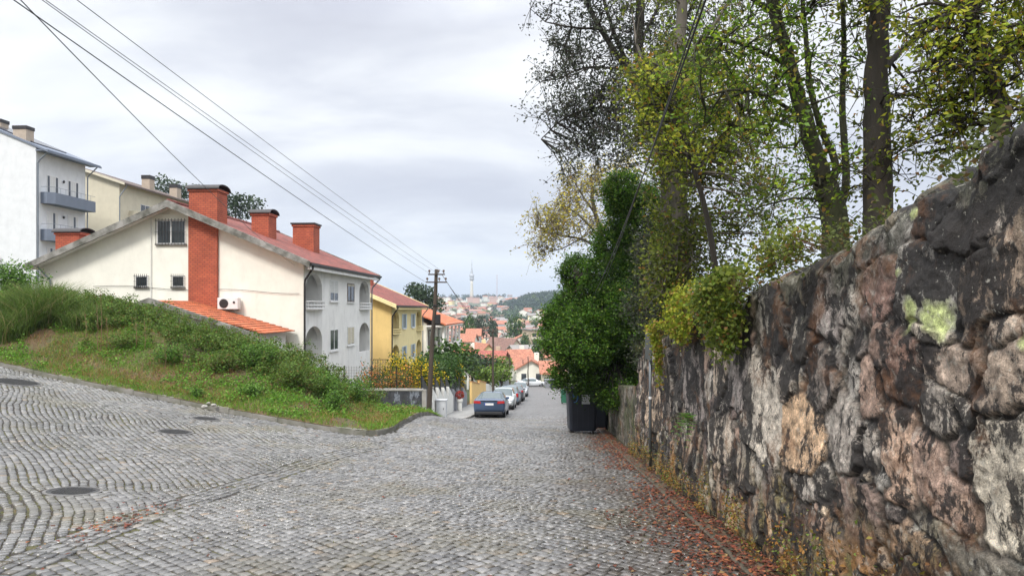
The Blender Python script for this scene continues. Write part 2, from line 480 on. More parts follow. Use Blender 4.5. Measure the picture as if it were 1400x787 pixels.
# pavement on the near corner (just at the frame's edge) and along the houses
def near_pavement():
    m = mat('pavement_concrete', (.3,.3,.29), (.2,.195,.185), 1.2, .8, .3, detail=8, bscale=60)
    xs = np.arange(-30, -4, .4); ys = np.arange(-9, 20, .4)
    Y, X = np.meshgrid(ys, xs, indexing='ij'); X = X.copy(); Y = Y.copy()
    ins = inside(NEARC, X, Y); D, I = nearest(NEARK, X, Y); D = D.reshape(X.shape); I = I.reshape(X.shape)
    ok = ins & (D > .1); sn = ~ok & (D < .7)
    X[sn] = NEARK[I[sn], 0]-.08; Y[sn] = NEARK[I[sn], 1]-.05
    okf = ok.ravel(); us = (ok | sn).ravel()
    o = gridmesh('near_pavement', X, Y, G0(X, Y)+.13, m, keep=lambda Q: us[Q].all(1) & okf[Q].any(1)); tag(o, kind='structure')
    ys = np.arange(31.1, 129, 1.0); U = np.array([-6.35, -5.8, -5.2, ULEFT-.15])
    Y, UU = np.meshgrid(ys, U, indexing='ij'); X = UU+SD*Y
    o = gridmesh('pavement', X, Y, G0(ULEFT+SD*Y, Y)+.125, m); tag(o, kind='structure')
near_pavement()

# gutter strip at the foot of the wall
kerb('gutter_strip', resample(np.array([(URIGHT-.30+SD*y, y) for y in np.arange(-8, 60, 1.)]), .3)[::-1], mat('mossy_gutter', (.1,.075,.05), (.05,.05,.03), 2.5, .7, .5, detail=8, bscale=40), w=.2, h=.045, side=1, seg=.7)

def build_manholes():
    iron = mat('cast_iron', (.035,.036,.04), (.06,.058,.055), 9, .5, .3, metal=.3, bscale=60)
    ring = mat('manhole_collar', (.16,.155,.15), (.09,.085,.08), 8, .7, .3)
    labels = ['round cast iron manhole cover in the left foreground cobbles', 'round iron manhole cover in the side street, darker than the one nearer the kerb',
              'round iron manhole cover lying right beside the grassy verge kerb', 'large dark manhole cover and patch at the far left edge under the kerb']
    for (x, y, r), lab in zip(MANHOLES, labels):
        z = float(G0(x, y)); gx = float(G0(x+.2, y)-G0(x-.2, y))/.4; gy = float(G0(x, y+.2)-G0(x, y-.2))/.4
        t = thing('manhole_cover', lab, 'manhole cover', (x, y, z), 0, 'manhole covers in the cobbles')
        t.rotation_euler = (math.atan(gy), -math.atan(gx), 0)
        mb = MB(); mb.lathe([(r+.05, -.03), (r+.05, .006), (r+.006, .008), (r+.004, -.03)], sides=36); mb.build('rim', ring, t)
        mb = MB(); mb.lathe([(r, -.02), (r, .006), (r-.03, .009), (r-.035, .004), (.02, .004)], sides=36)
        k = int(r/.045)
        for i in range(-k, k+1):
            for j in range(-k, k+1):
                px, py = i*.045, j*.045
                if px*px+py*py < (r-.06)**2: mb.box(px-.014, px+.014, py-.014, py+.014, .002, .011)
        mb.build('lid', iron, t)
build_manholes()

# ---- the grassy bank and lots
def build_bank():
    m = bpy.data.materials.new('bank_soil'); t = NT(m); v = t.coord()
    n = t.noise(v, .8, 7, .65); n2 = t.noise(v, 9, 5)
    c = t.ramp(n, [(.40, (.12,.055,.028)), (.52, (.09,.055,.025)), (.60, (.06,.075,.02)), (.7, (.035,.07,.014))])
    t.base(t.mix(.5, c, t.ramp(n2, [(.35, (.03,.03,.012)), (.55, (.09,.075,.03)), (.72, (.15,.1,.055))]))); t.rough(.9); t.bump(n2, .6, .05)
    for nm, x0, x1, y0, y1, s in (('grass_bank', -30, -2, 15, 37.2, .22), ('garden_soil', -70, -3, 37.2, 64, .8), ('upper_bank', -75, -30, 15, 37.2, .8)):
        xs = np.arange(x0, x1+s/2, s); ys = np.arange(y0, y1+s/2, s)
        xs[-1] = x1; ys[-1] = y1
        Y, X = np.meshgrid(ys, xs, indexing='ij'); X = X.copy(); Y = Y.copy()
        ins = inside(LOTPOLY, X, Y); D, I = nearest(LOT_EDGE, X, Y); D = D.reshape(X.shape); I = I.reshape(X.shape)
        sn = ~ins & (D < s*1.6); X0, Y0 = X.copy(), Y.copy()
        X[sn] = LOT_EDGE[I[sn], 0]; Y[sn] = LOT_EDGE[I[sn], 1]
        Z = lot_z(X, Y)
        okf = ins.ravel(); us = (ins | sn).ravel()
        o = gridmesh(nm, X, Y, Z, m, keep=lambda Q: us[Q].all(1) & okf[Q].any(1)); tag(o, kind='structure')
build_bank()
# ================================================================== stone wall
def pxwall(px, py):
    d = (URIGHT)/((px-HX)/F-SD); return d, EYE-(py-HY)/F*d
def build_wall():
    rng = np.random.default_rng(8)
    # sampling: finer close to the viewer
    ys = [-8.0]
    while ys[-1] < 17.6: ys.append(ys[-1]+(.1 if ys[-1] < 1.2 else max(.012, .0052*ys[-1])))
    ys = np.array(ys); ys[-1] = 17.6
    nv = 250; T = np.linspace(0, 1, nv)
    Y, TT = np.meshgrid(ys, T, indexing='ij')
    zb = G0(URIGHT+SD*Y, Y)-.06
    blk = vnoise(np.floor(Y*2.1+.35*np.sin(Y*5)), Y*0+5., 33)-.5
    top = walltop(Y)+.13*blk+.10*(fbm(Y*1.9, Y*0+3, 4, 31)-.5)*2+.10*(fbm(Y*8, Y*0+3, 4, 32)-.5)*2
    Z = zb+(top-zb)*TT
    H = Z-zb
    C = []  # stones: (s, z, a, b, angle, colour rgb, lift)
    grey, tan, orange, brown, pink, dark, red = (.27,.255,.235), (.33,.27,.2), (.36,.235,.13), (.17,.125,.09), (.235,.155,.12), (.09,.075,.07), (.135,.075,.06)
    hand = [(1080,592,27,50,orange,6),(1077,465,17,26,(.36,.33,.28),0),(1352,655,50,95,(.36,.33,.27),0),(1350,375,75,62,brown,-30),(1360,520,52,48,(.2,.155,.12),-20),
            (1247,385,44,56,(.24,.235,.23),0),(1186,390,22,44,red,5),(1212,625,24,60,(.33,.215,.15),-25),(1268,668,48,42,pink,25),(1283,500,42,34,(.26,.2,.16),0),
            (1215,505,20,46,(.13,.07,.05),10),(1160,690,30,46,(.15,.105,.09),0),(1140,590,27,56,(.22,.2,.185),0),(1030,560,26,66,(.31,.285,.25),8),(1300,300,70,44,(.2,.17,.15),-25),
            (1230,310,38,34,(.19,.18,.18),0),(1385,595,18,15,(.42,.2,.08),0),(1165,330,22,30,(.2,.17,.18),0),(1110,420,24,40,(.17,.15,.15),0),(1105,520,20,40,(.12,.1,.09),0),
            (1040,445,20,36,(.2,.185,.17),0),(1000,520,16,48,(.17,.15,.15),0),(972,505,10,34,(.36,.29,.22),0),(980,600,12,34,(.3,.26,.22),0),(940,520,12,50,(.16,.14,.14),0),(1340,440,30,20,(.3,.24,.19),0),
            (1170,250,1,1,dark,0),(1395,470,24,26,(.21,.2,.19),0),(1300,760,60,30,(.13,.12,.1),0),(1230,750,30,22,(.2,.13,.08),0),(1090,660,14,18,(.26,.24,.22),0),(1110,655,14,18,(.28,.26,.23),0),
            (1205,655,18,18,(.2,.2,.19),0),(1180,610,15,25,(.25,.23,.21),0),(1330,345,18,14,(.33,.3,.27),0),(1258,560,20,30,(.22,.2,.18),0),(1190,470,16,28,(.14,.09,.07),0),(1250,460,22,12,(.34,.3,.25),0),
            (905,520,9,44,(.2,.17,.15),0),(1010,640,12,30,(.22,.19,.16),0),(890,560,8,30,(.3,.22,.15),0),(955,450,10,20,(.19,.18,.17),0),(1060,520,10,30,(.24,.21,.18),0)]
    for px, py, wpx, hpx, c, an in hand:
        s, z = pxwall(px, py)
        s0, _ = pxwall(px-wpx, py); s1, _ = pxwall(px+wpx, py)
        C.append((s, z, abs(s0-s1)/2, hpx/F*s, math.radians(an), c, rng.uniform(.5, 1)))
    hs = np.array([c[:4] for c in C])
    pal = [grey, (.22,.21,.2), (.26,.24,.215), (.17,.155,.145), tan, brown, (.13,.11,.105), (.2,.17,.145), (.3,.28,.25), pink, dark, (.14,.1,.09), (.28,.2,.14)]
    tries = 0; pts = [tuple(h) for h in hs]
    for size, count in ((.26, 150), (.16, 500), (.085, 1700), (.05, 2200)):
        for _ in range(count):
            s = rng.uniform(-8, 17.7); zb_ = float(G0(URIGHT+SD*s, s)); z = rng.uniform(zb_, float(walltop(s))+.05)
            if s < 1 and size < .1: continue
            if s > 9 and size < .08: continue
            a = size*rng.uniform(.7, 1.35); b = size*rng.uniform(.65, 1.2)
            arr = np.array(pts)
            if (((arr[:, 0]-s)/(arr[:, 2]+a))**2+((arr[:, 1]-z)/(arr[:, 3]+b))**2).min() < .95: continue
            pts.append((s, z, a, b))
            c = pal[rng.integers(len(pal))]; k = rng.uniform(.75, 1.2)
            C.append((s, z, a, b, rng.uniform(-.4, .4), tuple(q*k for q in c), rng.uniform(0, 1)))
    # nearest two stones under each stone's own stretched metric
    wx = .13*(fbm(Y*2.9, Z*2.9, 4, 41)-.5); wz = .15*(fbm(Y*2.9+9, Z*2.9, 4, 42)-.5)
    wx += .055*(fbm(Y*9, Z*9, 2, 43)-.5); wz += .055*(fbm(Y*9+9, Z*9, 2, 44)-.5)
    S_ = (Y+wx); Z_ = (Z+wz)
    F1 = np.full(Y.shape, 9.0); F2 = np.full(Y.shape, 9.0); ID = np.zeros(Y.shape, int)
    for i, (s, z, a, b, an, c, l) in enumerate(C):
        R = 2.4*max(a, b)+.15
        j0, j1 = np.searchsorted(ys, s-R-.1), np.searchsorted(ys, s+R+.1)
        if j1 <= j0: continue
        sl = slice(j0, j1)
        dx = S_[sl]-s; dz = Z_[sl]-z; ca, sa = math.cos(an), math.sin(an)
        p = np.abs((dx*ca+dz*sa)/a); q = np.abs((-dx*sa+dz*ca)/b)
        d = np.maximum(np.maximum(p, q), (p+q)*(.64+.1*math.sin(i*2.3)))*.7+.3*np.sqrt(p*p+q*q)
        d = 1+(d-1)*min(a, b)*5 if False else (d-1)*min(a, b)       # signed distance in metres, roughly
        f1, f2, idd = F1[sl], F2[sl], ID[sl]
        nb = d < f1
        f2[:] = np.where(nb, f1, np.minimum(f2, d)); idd[:] = np.where(nb, i, idd); f1[:] = np.where(nb, d, f1)
    gap = np.clip((F2-F1)/2, 0, .2)                 # distance to the joint
    out = np.clip(F1, 0, .2)                        # how far outside the stone (mortar, rubble)
    jw = .006+.03*np.clip(fbm(Y*3.1, Z*3.1, 3, 45)-.25, 0, 1); e = np.clip(gap/jw, 0, 1)
    fill = np.clip(out/.05, 0, 1)
    lift = np.array([c[6] for c in C])[ID]; big = np.array([min(c[2], c[3]) for c in C])[ID]
    colour = np.array([c[5] for c in C])[ID]
    tilt = (np.array([rng.uniform(-1, 1) for _ in C])[ID])*(Y-np.array([c[0] for c in C])[ID])*.25
    tilt += (np.array([rng.uniform(-1, 1) for _ in C])[ID])*(Z-np.array([c[1] for c in C])[ID])*.2
    disp = (e*(1-fill))*(.010+.022*lift+np.minimum(big, .25)*.02+tilt*.4)
    rock = fbm(Y*7, Z*7, 5, 51)-.5
    rid = 1-np.abs(2*fbm(Y*5, Z*5, 5, 54)-1)*2.2
    disp += rock*.028+np.clip(rid, 0, 1)*.014+(fbm(Y*26, Z*26, 4, 52)-.5)*.035*(1.4-.8*e)+(fbm(Y*1.1, Z*1.1, 2, 53)-.5)*.09
    # crumbling edge at the top
    disp -= np.clip((TT-.965)/.035, 0, 1)**1.5*.12*(.3+1.4*fbm(Y*6, Z*6, 3, 34))
    batter = .10*(1-TT)
    X = URIGHT+.02+SD*Y-disp-batter+.13
    mort = ((1-e)*(1-0)+e*fill)[..., None]
    mc = np.array([.03,.025,.02])+np.array([.17,.14,.11])*np.clip(fbm(Y*9, Z*9, 4, 61)*2.6-1.1, 0, 1)[..., None]*(fill*e+.15)[..., None]
    col = 1.75*(colour*.70+colour.mean(-1, keepdims=True)*.30)*(.35+1.3*fbm(Y*14, Z*14, 4, 62))[..., None]*np.array([1.04, .98, .9])
    col = col*(1-mort)+mc*mort
    # dark weathering: patches of black crust, vertical runs
    crust = np.clip((fbm(Y*2.0, Z*1.5, 5, 71)-.48)*6, 0, 1)
    runs = np.clip((fbm(Y*9, Z*.8, 3, 72)-.5)*5, 0, 1)*np.clip((Y-3)/5, .2, 1)
    upper = np.clip((TT-.45)/.5, 0, 1)
    CRK = np.clip(crust*(.55+.45*upper)+runs*.7, 0, 1); k = np.clip(CRK*.35, 0, .9)[..., None]
    col = col*(1-k)+np.array([.022,.019,.019])*k
    # moss and algae: orange-brown and olive close to the foot, black-green moss on the top
    foot = np.clip((1.0-H)/.7+(fbm(Y*2.5, Z*2.5, 4, 73)-.5)*1.6, 0, 1)[..., None]*.85
    oc = np.where((fbm(Y*3.5, Z*3.5, 3, 74) > .52)[..., None], np.array([.27,.13,.03]), np.array([.15,.12,.03]))
    oc = np.where((fbm(Y*4+7, Z*4, 3, 75) > .60)[..., None], np.array([.04,.035,.02]), oc)
    col = col*(1-foot)+oc*foot
    tm = np.clip((TT-.80)/.15+(fbm(Y*4, Z*4, 3, 76)-.5)*2.0, 0, 1)[..., None]*.8
    col = col*(1-tm)+np.array([.045,.05,.03])*tm
    # pale lichen
    lic = np.zeros(Y.shape)
    for px, py, w, h in ((1257,427,17,26),(1229,432,9,22),(1393,478,14,14),(1222,300,6,8),(1100,335,8,10),(1210,372,5,4)):
        s, z = pxwall(px, py); r = w/F*s*2.0; 
        lic = np.maximum(lic, np.clip(1.5-np.sqrt(((S_-s)/(r*.9))**2+((Z_-z)/(h/F*s))**2)+1.2*(fbm(Y*16, Z*16, 3, 78)-.5), 0, 1))
    spk = np.clip((fbm(Y*30, Z*30, 3, 79)-.66)*10, 0, 1)*.5
    lic = np.clip(lic*1.5, 0, 1)[..., None]; CRK = CRK*(1-lic[..., 0])-lic[..., 0]*1.6
    col = col*(1-lic)+np.array([.50,.56,.24])*lic
    col = col*(1-spk[..., None])+np.array([.42,.41,.36])*spk[..., None]
    m = bpy.data.materials.new('old_masonry'); t = NT(m); v = t.coord()
    a = t.attr('Col'); n = t.noise(v, 38, 6, .75); n2 = t.noise(v, 130, 3, .7)
    blotch = t.noise(v, 7, 10, .72, .6); blotch2 = t.noise(t.coord((1.1,1.1,.8)), 3.2, 12, .78, .4)
    c = t.mix(1., a.outputs['Color'], t.ramp(n, [(.34, .55), (.5, 1.0), (.66, 1.5)]), 'MULTIPLY')
    c = t.mix(1., c, t.ramp(blotch, [(.38, .62), (.5, 1.0), (.62, 1.3)]), 'MULTIPLY')
    c = t.mix(1., c, t.ramp(n2, [(.35, .72), (.65, 1.3)]), 'MULTIPLY')
    cr = t.attr('Crust').outputs['Fac']
    edge = t.math('SUBTRACT', t.math('ADD', blotch2, t.math('MULTIPLY', cr, .13)), .0)
    c = t.mix(t.ramp(edge, [(.53, 0.), (.565, .93)]), c, (.017, .015, .015))
    # rusty brown washes, pale crustose lichen specks
    c = t.mix(t.ramp(t.noise(t.coord((1,1,1), (.3,.2,0)), 2.1, 9, .7), [(.54, 0.), (.64, .6)]), c, (.19, .085, .035))
    c = t.mix(t.ramp(t.noise(v, 21, 6, .6), [(.655, 0.), (.675, .75)]), c, (.44, .42, .36))
    t.base(c); t.rough(.72); t.b.inputs['Specular IOR Level'].default_value = .35
    t.bump(t.math('ADD', t.math('ADD', n, blotch), t.math('MULTIPLY', n2, .7)), .9, .018)
    w = thing('stone_wall', 'tall rough stone wall of big irregular boulders, mossy and stained, right of the street', 'wall', (URIGHT, 0, 0))
    nX = X.shape
    # close the wall: top course and back
    xs = [X]; zs = [Z]; ysl = [Y]; cl = [col]
    tx = X[:, -1]; tz = Z[:, -1]
    for k, (o, dz) in enumerate(((.08, .03), (.2, .045), (.34, .03), (.48, 0), (.52, -.3), (.52, -3.2))):
        xx = tx+o+.05*(fbm(ys*7, ys*0+k, 3, 80)-.5); zz = tz+dz+(.16*(fbm(ys*6, ys*0+k*3, 4, 81)-.5) if k < 5 else 0)
        xs.append(xx[:, None]); zs.append(zz[:, None]); ysl.append(ys[:, None])
        cc = np.array([.045,.05,.035])*(.6+.9*fbm(ys*6, ys*0+k, 3, 82))[:, None]
        cl.append(cc[:, None, :])
    X = np.concatenate(xs, 1); Z = np.concatenate(zs, 1); Y = np.concatenate(ysl, 1); col = np.concatenate(cl, 1)
    # end face: repeat last column pushed back
    Xe = X[-1:].copy(); Ye = Y[-1:]+.03; Ze = Z[-1:].copy()
    Xe = Xe+np.clip(.5-(Xe-X[-1].min()), 0, .5)
    X = np.concatenate([X, Xe]); Y = np.concatenate([Y, Ye]); Z = np.concatenate([Z, Ze]); col = np.concatenate([col, col[-1:]*.8])
    CR = np.zeros(X.shape); CR[:nX[0], :nX[1]] = CRK; CR[:, nX[1]:] = .6
    o = gridmesh('masonry', X-URIGHT, Y, Z, m, w, col=col.reshape(-1, 3), extra={'Crust': CR.ravel()}, smooth=True)
    print('wall stones', len(C), X.shape)
    # second stretch further down the street, lower and set back
    ys2 = np.arange(17.7, 75, .12); T2 = np.linspace(0, 1, 30)
    Y, TT = np.meshgrid(ys2, T2, indexing='ij'); zb = G0(URIGHT+SD*Y, Y)-.06
    top = zb+1.75+.12*(fbm(Y, Y*0, 3, 90)-.5)
    Z = zb+(top-zb)*TT
    X = URIGHT+.12+SD*Y-.14*(fbm(Y*3, Z*3, 4, 91)-.5)
    c = np.where((fbm(Y*4, Z*4, 2, 92) > .5)[..., None], np.array([.2,.18,.15]), np.array([.1,.09,.075]))*(.6+.8*fbm(Y*9, Z*9, 3, 93))[..., None]
    moss = np.clip((fbm(Y*1.3, Z*2, 4, 94)-.42)*5, 0, 1)[..., None]; c = c*(1-moss*.8)+np.array([.05,.06,.02])*moss*.8
    X = np.concatenate([X, X[:, -1:]+.35, X[:, -1:]+.36], 1); Y = np.concatenate([Y, Y[:, -2:]], 1); Z = np.concatenate([Z, Z[:, -1:], Z[:, -1:]-1.6], 1)
    c = np.concatenate([c, c[:, -1:]*.7, c[:, -1:]*.7], 1)
    o = gridmesh('garden_wall', X, Y, Z, m, col=c.reshape(-1, 3))
    tag(o, 'lower mossy stone wall behind the dark bins, beyond the tall wall', 'wall')
build_wall()
def build_terrace():
    m = mat('leaf_mould', (.06,.04,.022), (.035,.04,.015), 2, .9, .6, detail=8, bscale=12)
    ys = np.arange(-8, 76, 1.0); o_ = np.array([.45, 1.5, 3, 6, 10, 16, 26, 40])
    Y, O = np.meshgrid(ys, o_, indexing='ij'); X = URIGHT+SD*Y+O
    w = np.clip((Y-17)/1.5, 0, 1)
    z1 = walltop(np.minimum(Y, 17.6))-.22; z2 = G0(URIGHT+SD*Y, Y)+1.45
    Z = z1*(1-w)+z2*w+.05*O+.3*(fbm(X*.5, Y*.5, 3, 95)-.5)*np.clip(O-.5, 0, 1)
    tag(gridmesh('terrace_ground', X, Y, Z, m), kind='structure')
build_terrace()
# ================================================================== houses along the street
def plaster(name, c, stain=(.3,.29,.26), amt=.5):
    if name in MATS: return MATS[name]
    m = bpy.data.materials.new(name); t = NT(m); v = t.coord(); vs = t.coord((1.0, 1.0, .35))
    n = t.noise(v, 1.1, 7, .6); s = t.noise(vs, 2.2, 6, .65)
    c1 = t.mix(t.ramp(s, [(.52, 0.), (.78, amt)]), tuple(c), tuple(stain))
    c2 = t.mix(1., c1, t.ramp(n, [(.3, .9), (.7, 1.03)]), 'MULTIPLY')
    t.base(c2); t.rough(.85); t.bump(t.noise(v, 30, 3), .15, .01)
    MATS[name] = m; return m
def brickmat(name, c1, c2, mortar, sw=.26, sh=.11, vert=True):
    m = bpy.data.materials.new(name); t = NT(m)
    c = t.n('ShaderNodeTexCoord'); sp = t.n('ShaderNodeSeparateXYZ'); t.l(c.outputs['Object'], sp.inputs[0])
    cb = t.n('ShaderNodeCombineXYZ'); t.l(t.math('ADD', sp.outputs[0], sp.outputs[1]), cb.inputs[0]); t.l(sp.outputs[2], cb.inputs[1])
    b = t.n('ShaderNodeTexBrick'); t.l(cb.outputs[0], b.inputs['Vector'])
    b.inputs['Scale'].default_value = 1; b.inputs['Brick Width'].default_value = sw; b.inputs['Row Height'].default_value = sh
    b.inputs['Mortar Size'].default_value = .014; b.inputs['Color1'].default_value = (*c1, 1); b.inputs['Color2'].default_value = (*c2, 1); b.inputs['Mortar'].default_value = (*mortar, 1)
    n = t.noise(t.coord(), 1.5, 5)
    t.base(t.mix(1., b.outputs['Color'], t.ramp(n, [(.3, .75), (.7, 1.1)]), 'MULTIPLY')); t.rough(.85)
    t.bump(t.math('SUBTRACT', 1, b.outputs['Fac']), .5, .01); MATS[name] = m; return m
def tilemat(name, c1, c2, dark=(.08,.05,.04), row=.3, wave=.22):
    """clay tiles: rows across the slope, rolls down the slope (object x across, y along the eave)"""
    if name in MATS: return MATS[name]
    m = bpy.data.materials.new(name); t = NT(m); v = t.coord()
    w1 = t.n('ShaderNodeTexWave', wave_type='BANDS', bands_direction='X', wave_profile='SAW'); w1.inputs['Scale'].default_value = .314/row; w1.inputs['Distortion'].default_value = .3; t.l(v, w1.inputs['Vector'])
    w2 = t.n('ShaderNodeTexWave', wave_type='BANDS', bands_direction='Y', wave_profile='SIN'); w2.inputs['Scale'].default_value = .314/wave; w2.inputs['Distortion'].default_value = .2; t.l(v, w2.inputs['Vector'])
    n = t.noise(v, 1.3, 7, .65); n2 = t.noise(v, 8, 4)
    c = t.ramp(n, [(.35, c1), (.62, c2), (.8, dark)])
    vo = t.n('ShaderNodeTexVoronoi'); vo.inputs['Scale'].default_value = 3.6; t.l(v, vo.inputs['Vector'])
    sp = t.n('ShaderNodeSeparateColor'); t.l(vo.outputs['Color'], sp.inputs[0])
    c = t.mix(.45, c, t.ramp(n2, [(.3, c1), (.7, c2)])); c = t.mix(1., c, t.ramp(sp.outputs[0], [(0., .62), (1., 1.35)]), 'MULTIPLY')
    c = t.mix(t.ramp(w1.outputs['Fac'], [(.0, .55), (.12, 0.)]), c, dark)
    c = t.mix(t.ramp(w2.outputs['Fac'], [(.0, .45), (.3, 0.)]), c, dark)
    t.base(c); t.rough(.8); t.bump(t.math('ADD', w1.outputs['Fac'], w2.outputs['Fac']), .6, .04)
    MATS[name] = m; return m
WHITE = plaster('white_render', (.765,.75,.67), (.45,.43,.37), .22)
WHITE2 = plaster('soiled_white_render', (.79,.79,.77), (.36,.36,.35), .45)
YEL = plaster('yellow_render', (.74,.53,.21), (.45,.32,.14), .35)
YEL2 = plaster('pale_yellow_render', (.80,.68,.36), (.45,.38,.22), .35)
CREAM = plaster('cream_render', (.56,.52,.41), (.36,.32,.24), .3)
TRIM = plaster('white_trim', (.78,.78,.77), (.4,.4,.38), .4)
CONC = mat('mossy_concrete', (.30,.29,.27), (.085,.085,.07), 1.4, .9, .4, detail=9, lo=.38, hi=.62, bscale=20)
BRICK = brickmat('red_brick', (.46,.11,.05), (.37,.08,.04), (.20,.06,.04))
TILER = tilemat('red_tiles', (.25,.060,.040), (.17,.05,.042), (.07,.045,.04))
TILEO = tilemat('orange_tiles', (.55,.17,.07), (.46,.12,.05), (.15,.08,.05))
METAL = mat('grey_metal', (.22,.25,.28), (.18,.2,.23), 4, .45, metal=.5)
DARKM = mat('dark_metal', (.022,.022,.024), (.035,.03,.03), 6, .5, metal=.3)
GLASS = mat('window_glass', (.03,.035,.045), (.05,.06,.07), 1.2, .08, spec=.8)
FRAMEW = mat('white_frame', (.72,.72,.72), (.6,.6,.6), 5, .4)
SHUT = mat('shutter', (.62,.63,.62), (.52,.52,.5), 4, .6, stretch=(1,1,8))
BLUEGREY = mat('blue_grey_paint', (.155,.185,.24), (.125,.15,.2), 1, .7, detail=6)

def front_window(t, x0, x1, z0, z1, y=0., kind='bars', panes=2, frame=FRAMEW, nb=9):
    """window in a wall facing -Y; the opening is a shallow reveal in front of the wall plane"""
    w = MB(); d = .06
    w.box(x0, x1, y-.02, y+.02, z0, z0+d); w.box(x0, x1, y-.02, y+.02, z1-d, z1)
    w.box(x0, x0+d, y-.021, y+.02, z0+d, z1-d); w.box(x1-d, x1, y-.021, y+.02, z0+d, z1-d)
    for i in range(1, panes):
        xm = x0+(x1-x0)*i/panes; w.box(xm-.04, xm+.04, y-.022, y+.02, z0+d, z1-d)
    fr = w.build('window', frame, t)
    g = MB(); g.box(x0+d, x1-d, y-.008, y+.015, z0+d, z1-d); g.build('pane', GLASS, fr)
    s = MB(); s.box(x0-.07, x1+.07, y-.09, y+.01, z0-.07, z0-.004); s.build('sill', CONC, fr)
    if kind == 'bars':
        b = MB()
        for i in range(nb+1):
            xm = x0+(x1-x0)*i/nb; b.box(xm-.009, xm+.009, y-.13, y-.11, z0-.06, z1+.08)
        for zz in (z0+.02, (z0+z1)/2, z1-.02): b.box(x0-.06, x1+.06, y-.129, y-.111, zz-.009, zz+.009)
        for xx in (x0-.05, x1+.03):
            for zz in (z0+.02, z1-.02): b.box(xx, xx+.015, y-.13, y+.0, zz-.008, zz+.008)
        b.build('window_bars', DARKM, fr)
    return fr
def side_window(t, y0, y1, z0, z1, shut=0., frame=FRAMEW, shutmat=SHUT, leaves=0):
    """window in a wall facing +X at x=0"""
    w = MB(); d = .06
    w.box(-.02, .03, y0, y1, z0, z0+d); w.box(-.02, .03, y0, y1, z1-d, z1)
    w.box(-.02, .031, y0, y0+d, z0+d, z1-d); w.box(-.02, .031, y1-d, y1, z0+d, z1-d)
    ym = (y0+y1)/2; w.box(-.02, .032, ym-.035, ym+.035, z0+d, z1-d)
    fr = w.build('window', frame, t)
    g = MB(); g.box(-.015, .012, y0+d, y1-d, z0+d, z1-d); g.build('pane', GLASS, fr)
    s = MB(); s.box(-.01, .1, y0-.08, y1+.08, z0-.08, z0-.004); s.build('sill', TRIM, fr)
    if shut:
        b = MB(); zt = z1-d; zb = zt-(z1-z0-2*d)*shut; n = max(2, int((zt-zb)/.09))
        for i in range(n):
            a = zb+(zt-zb)*i/n; c = zb+(zt-zb)*(i+1)/n
            b.box(.013, .026, y0+d, y1-d, a+.006, c)
        b.build('roller_blind', shutmat, fr)
    if leaves:
        for yy in (y0-.5, y1+.04):
            b = MB()
            for i in range(12):
                zz = z0+(z1-z0)*i/12; b.box(.03, .055, yy, yy+.45, zz, zz+(z1-z0)/12-.01)
            b.build('shutter', leaves, fr)
    return fr
def arch_pts(y0, y1, ztop, n=14, ry=None):
    """points of a flattened arch from (y0, spring) over to (y1, spring)"""
    w = (y1-y0)/2; h = min(w*.62, ry or 9); c = (y0+y1)/2
    return [(c-w*math.cos(PI*i/n), ztop-h+h*math.sin(PI*i/n)) for i in range(n+1)]
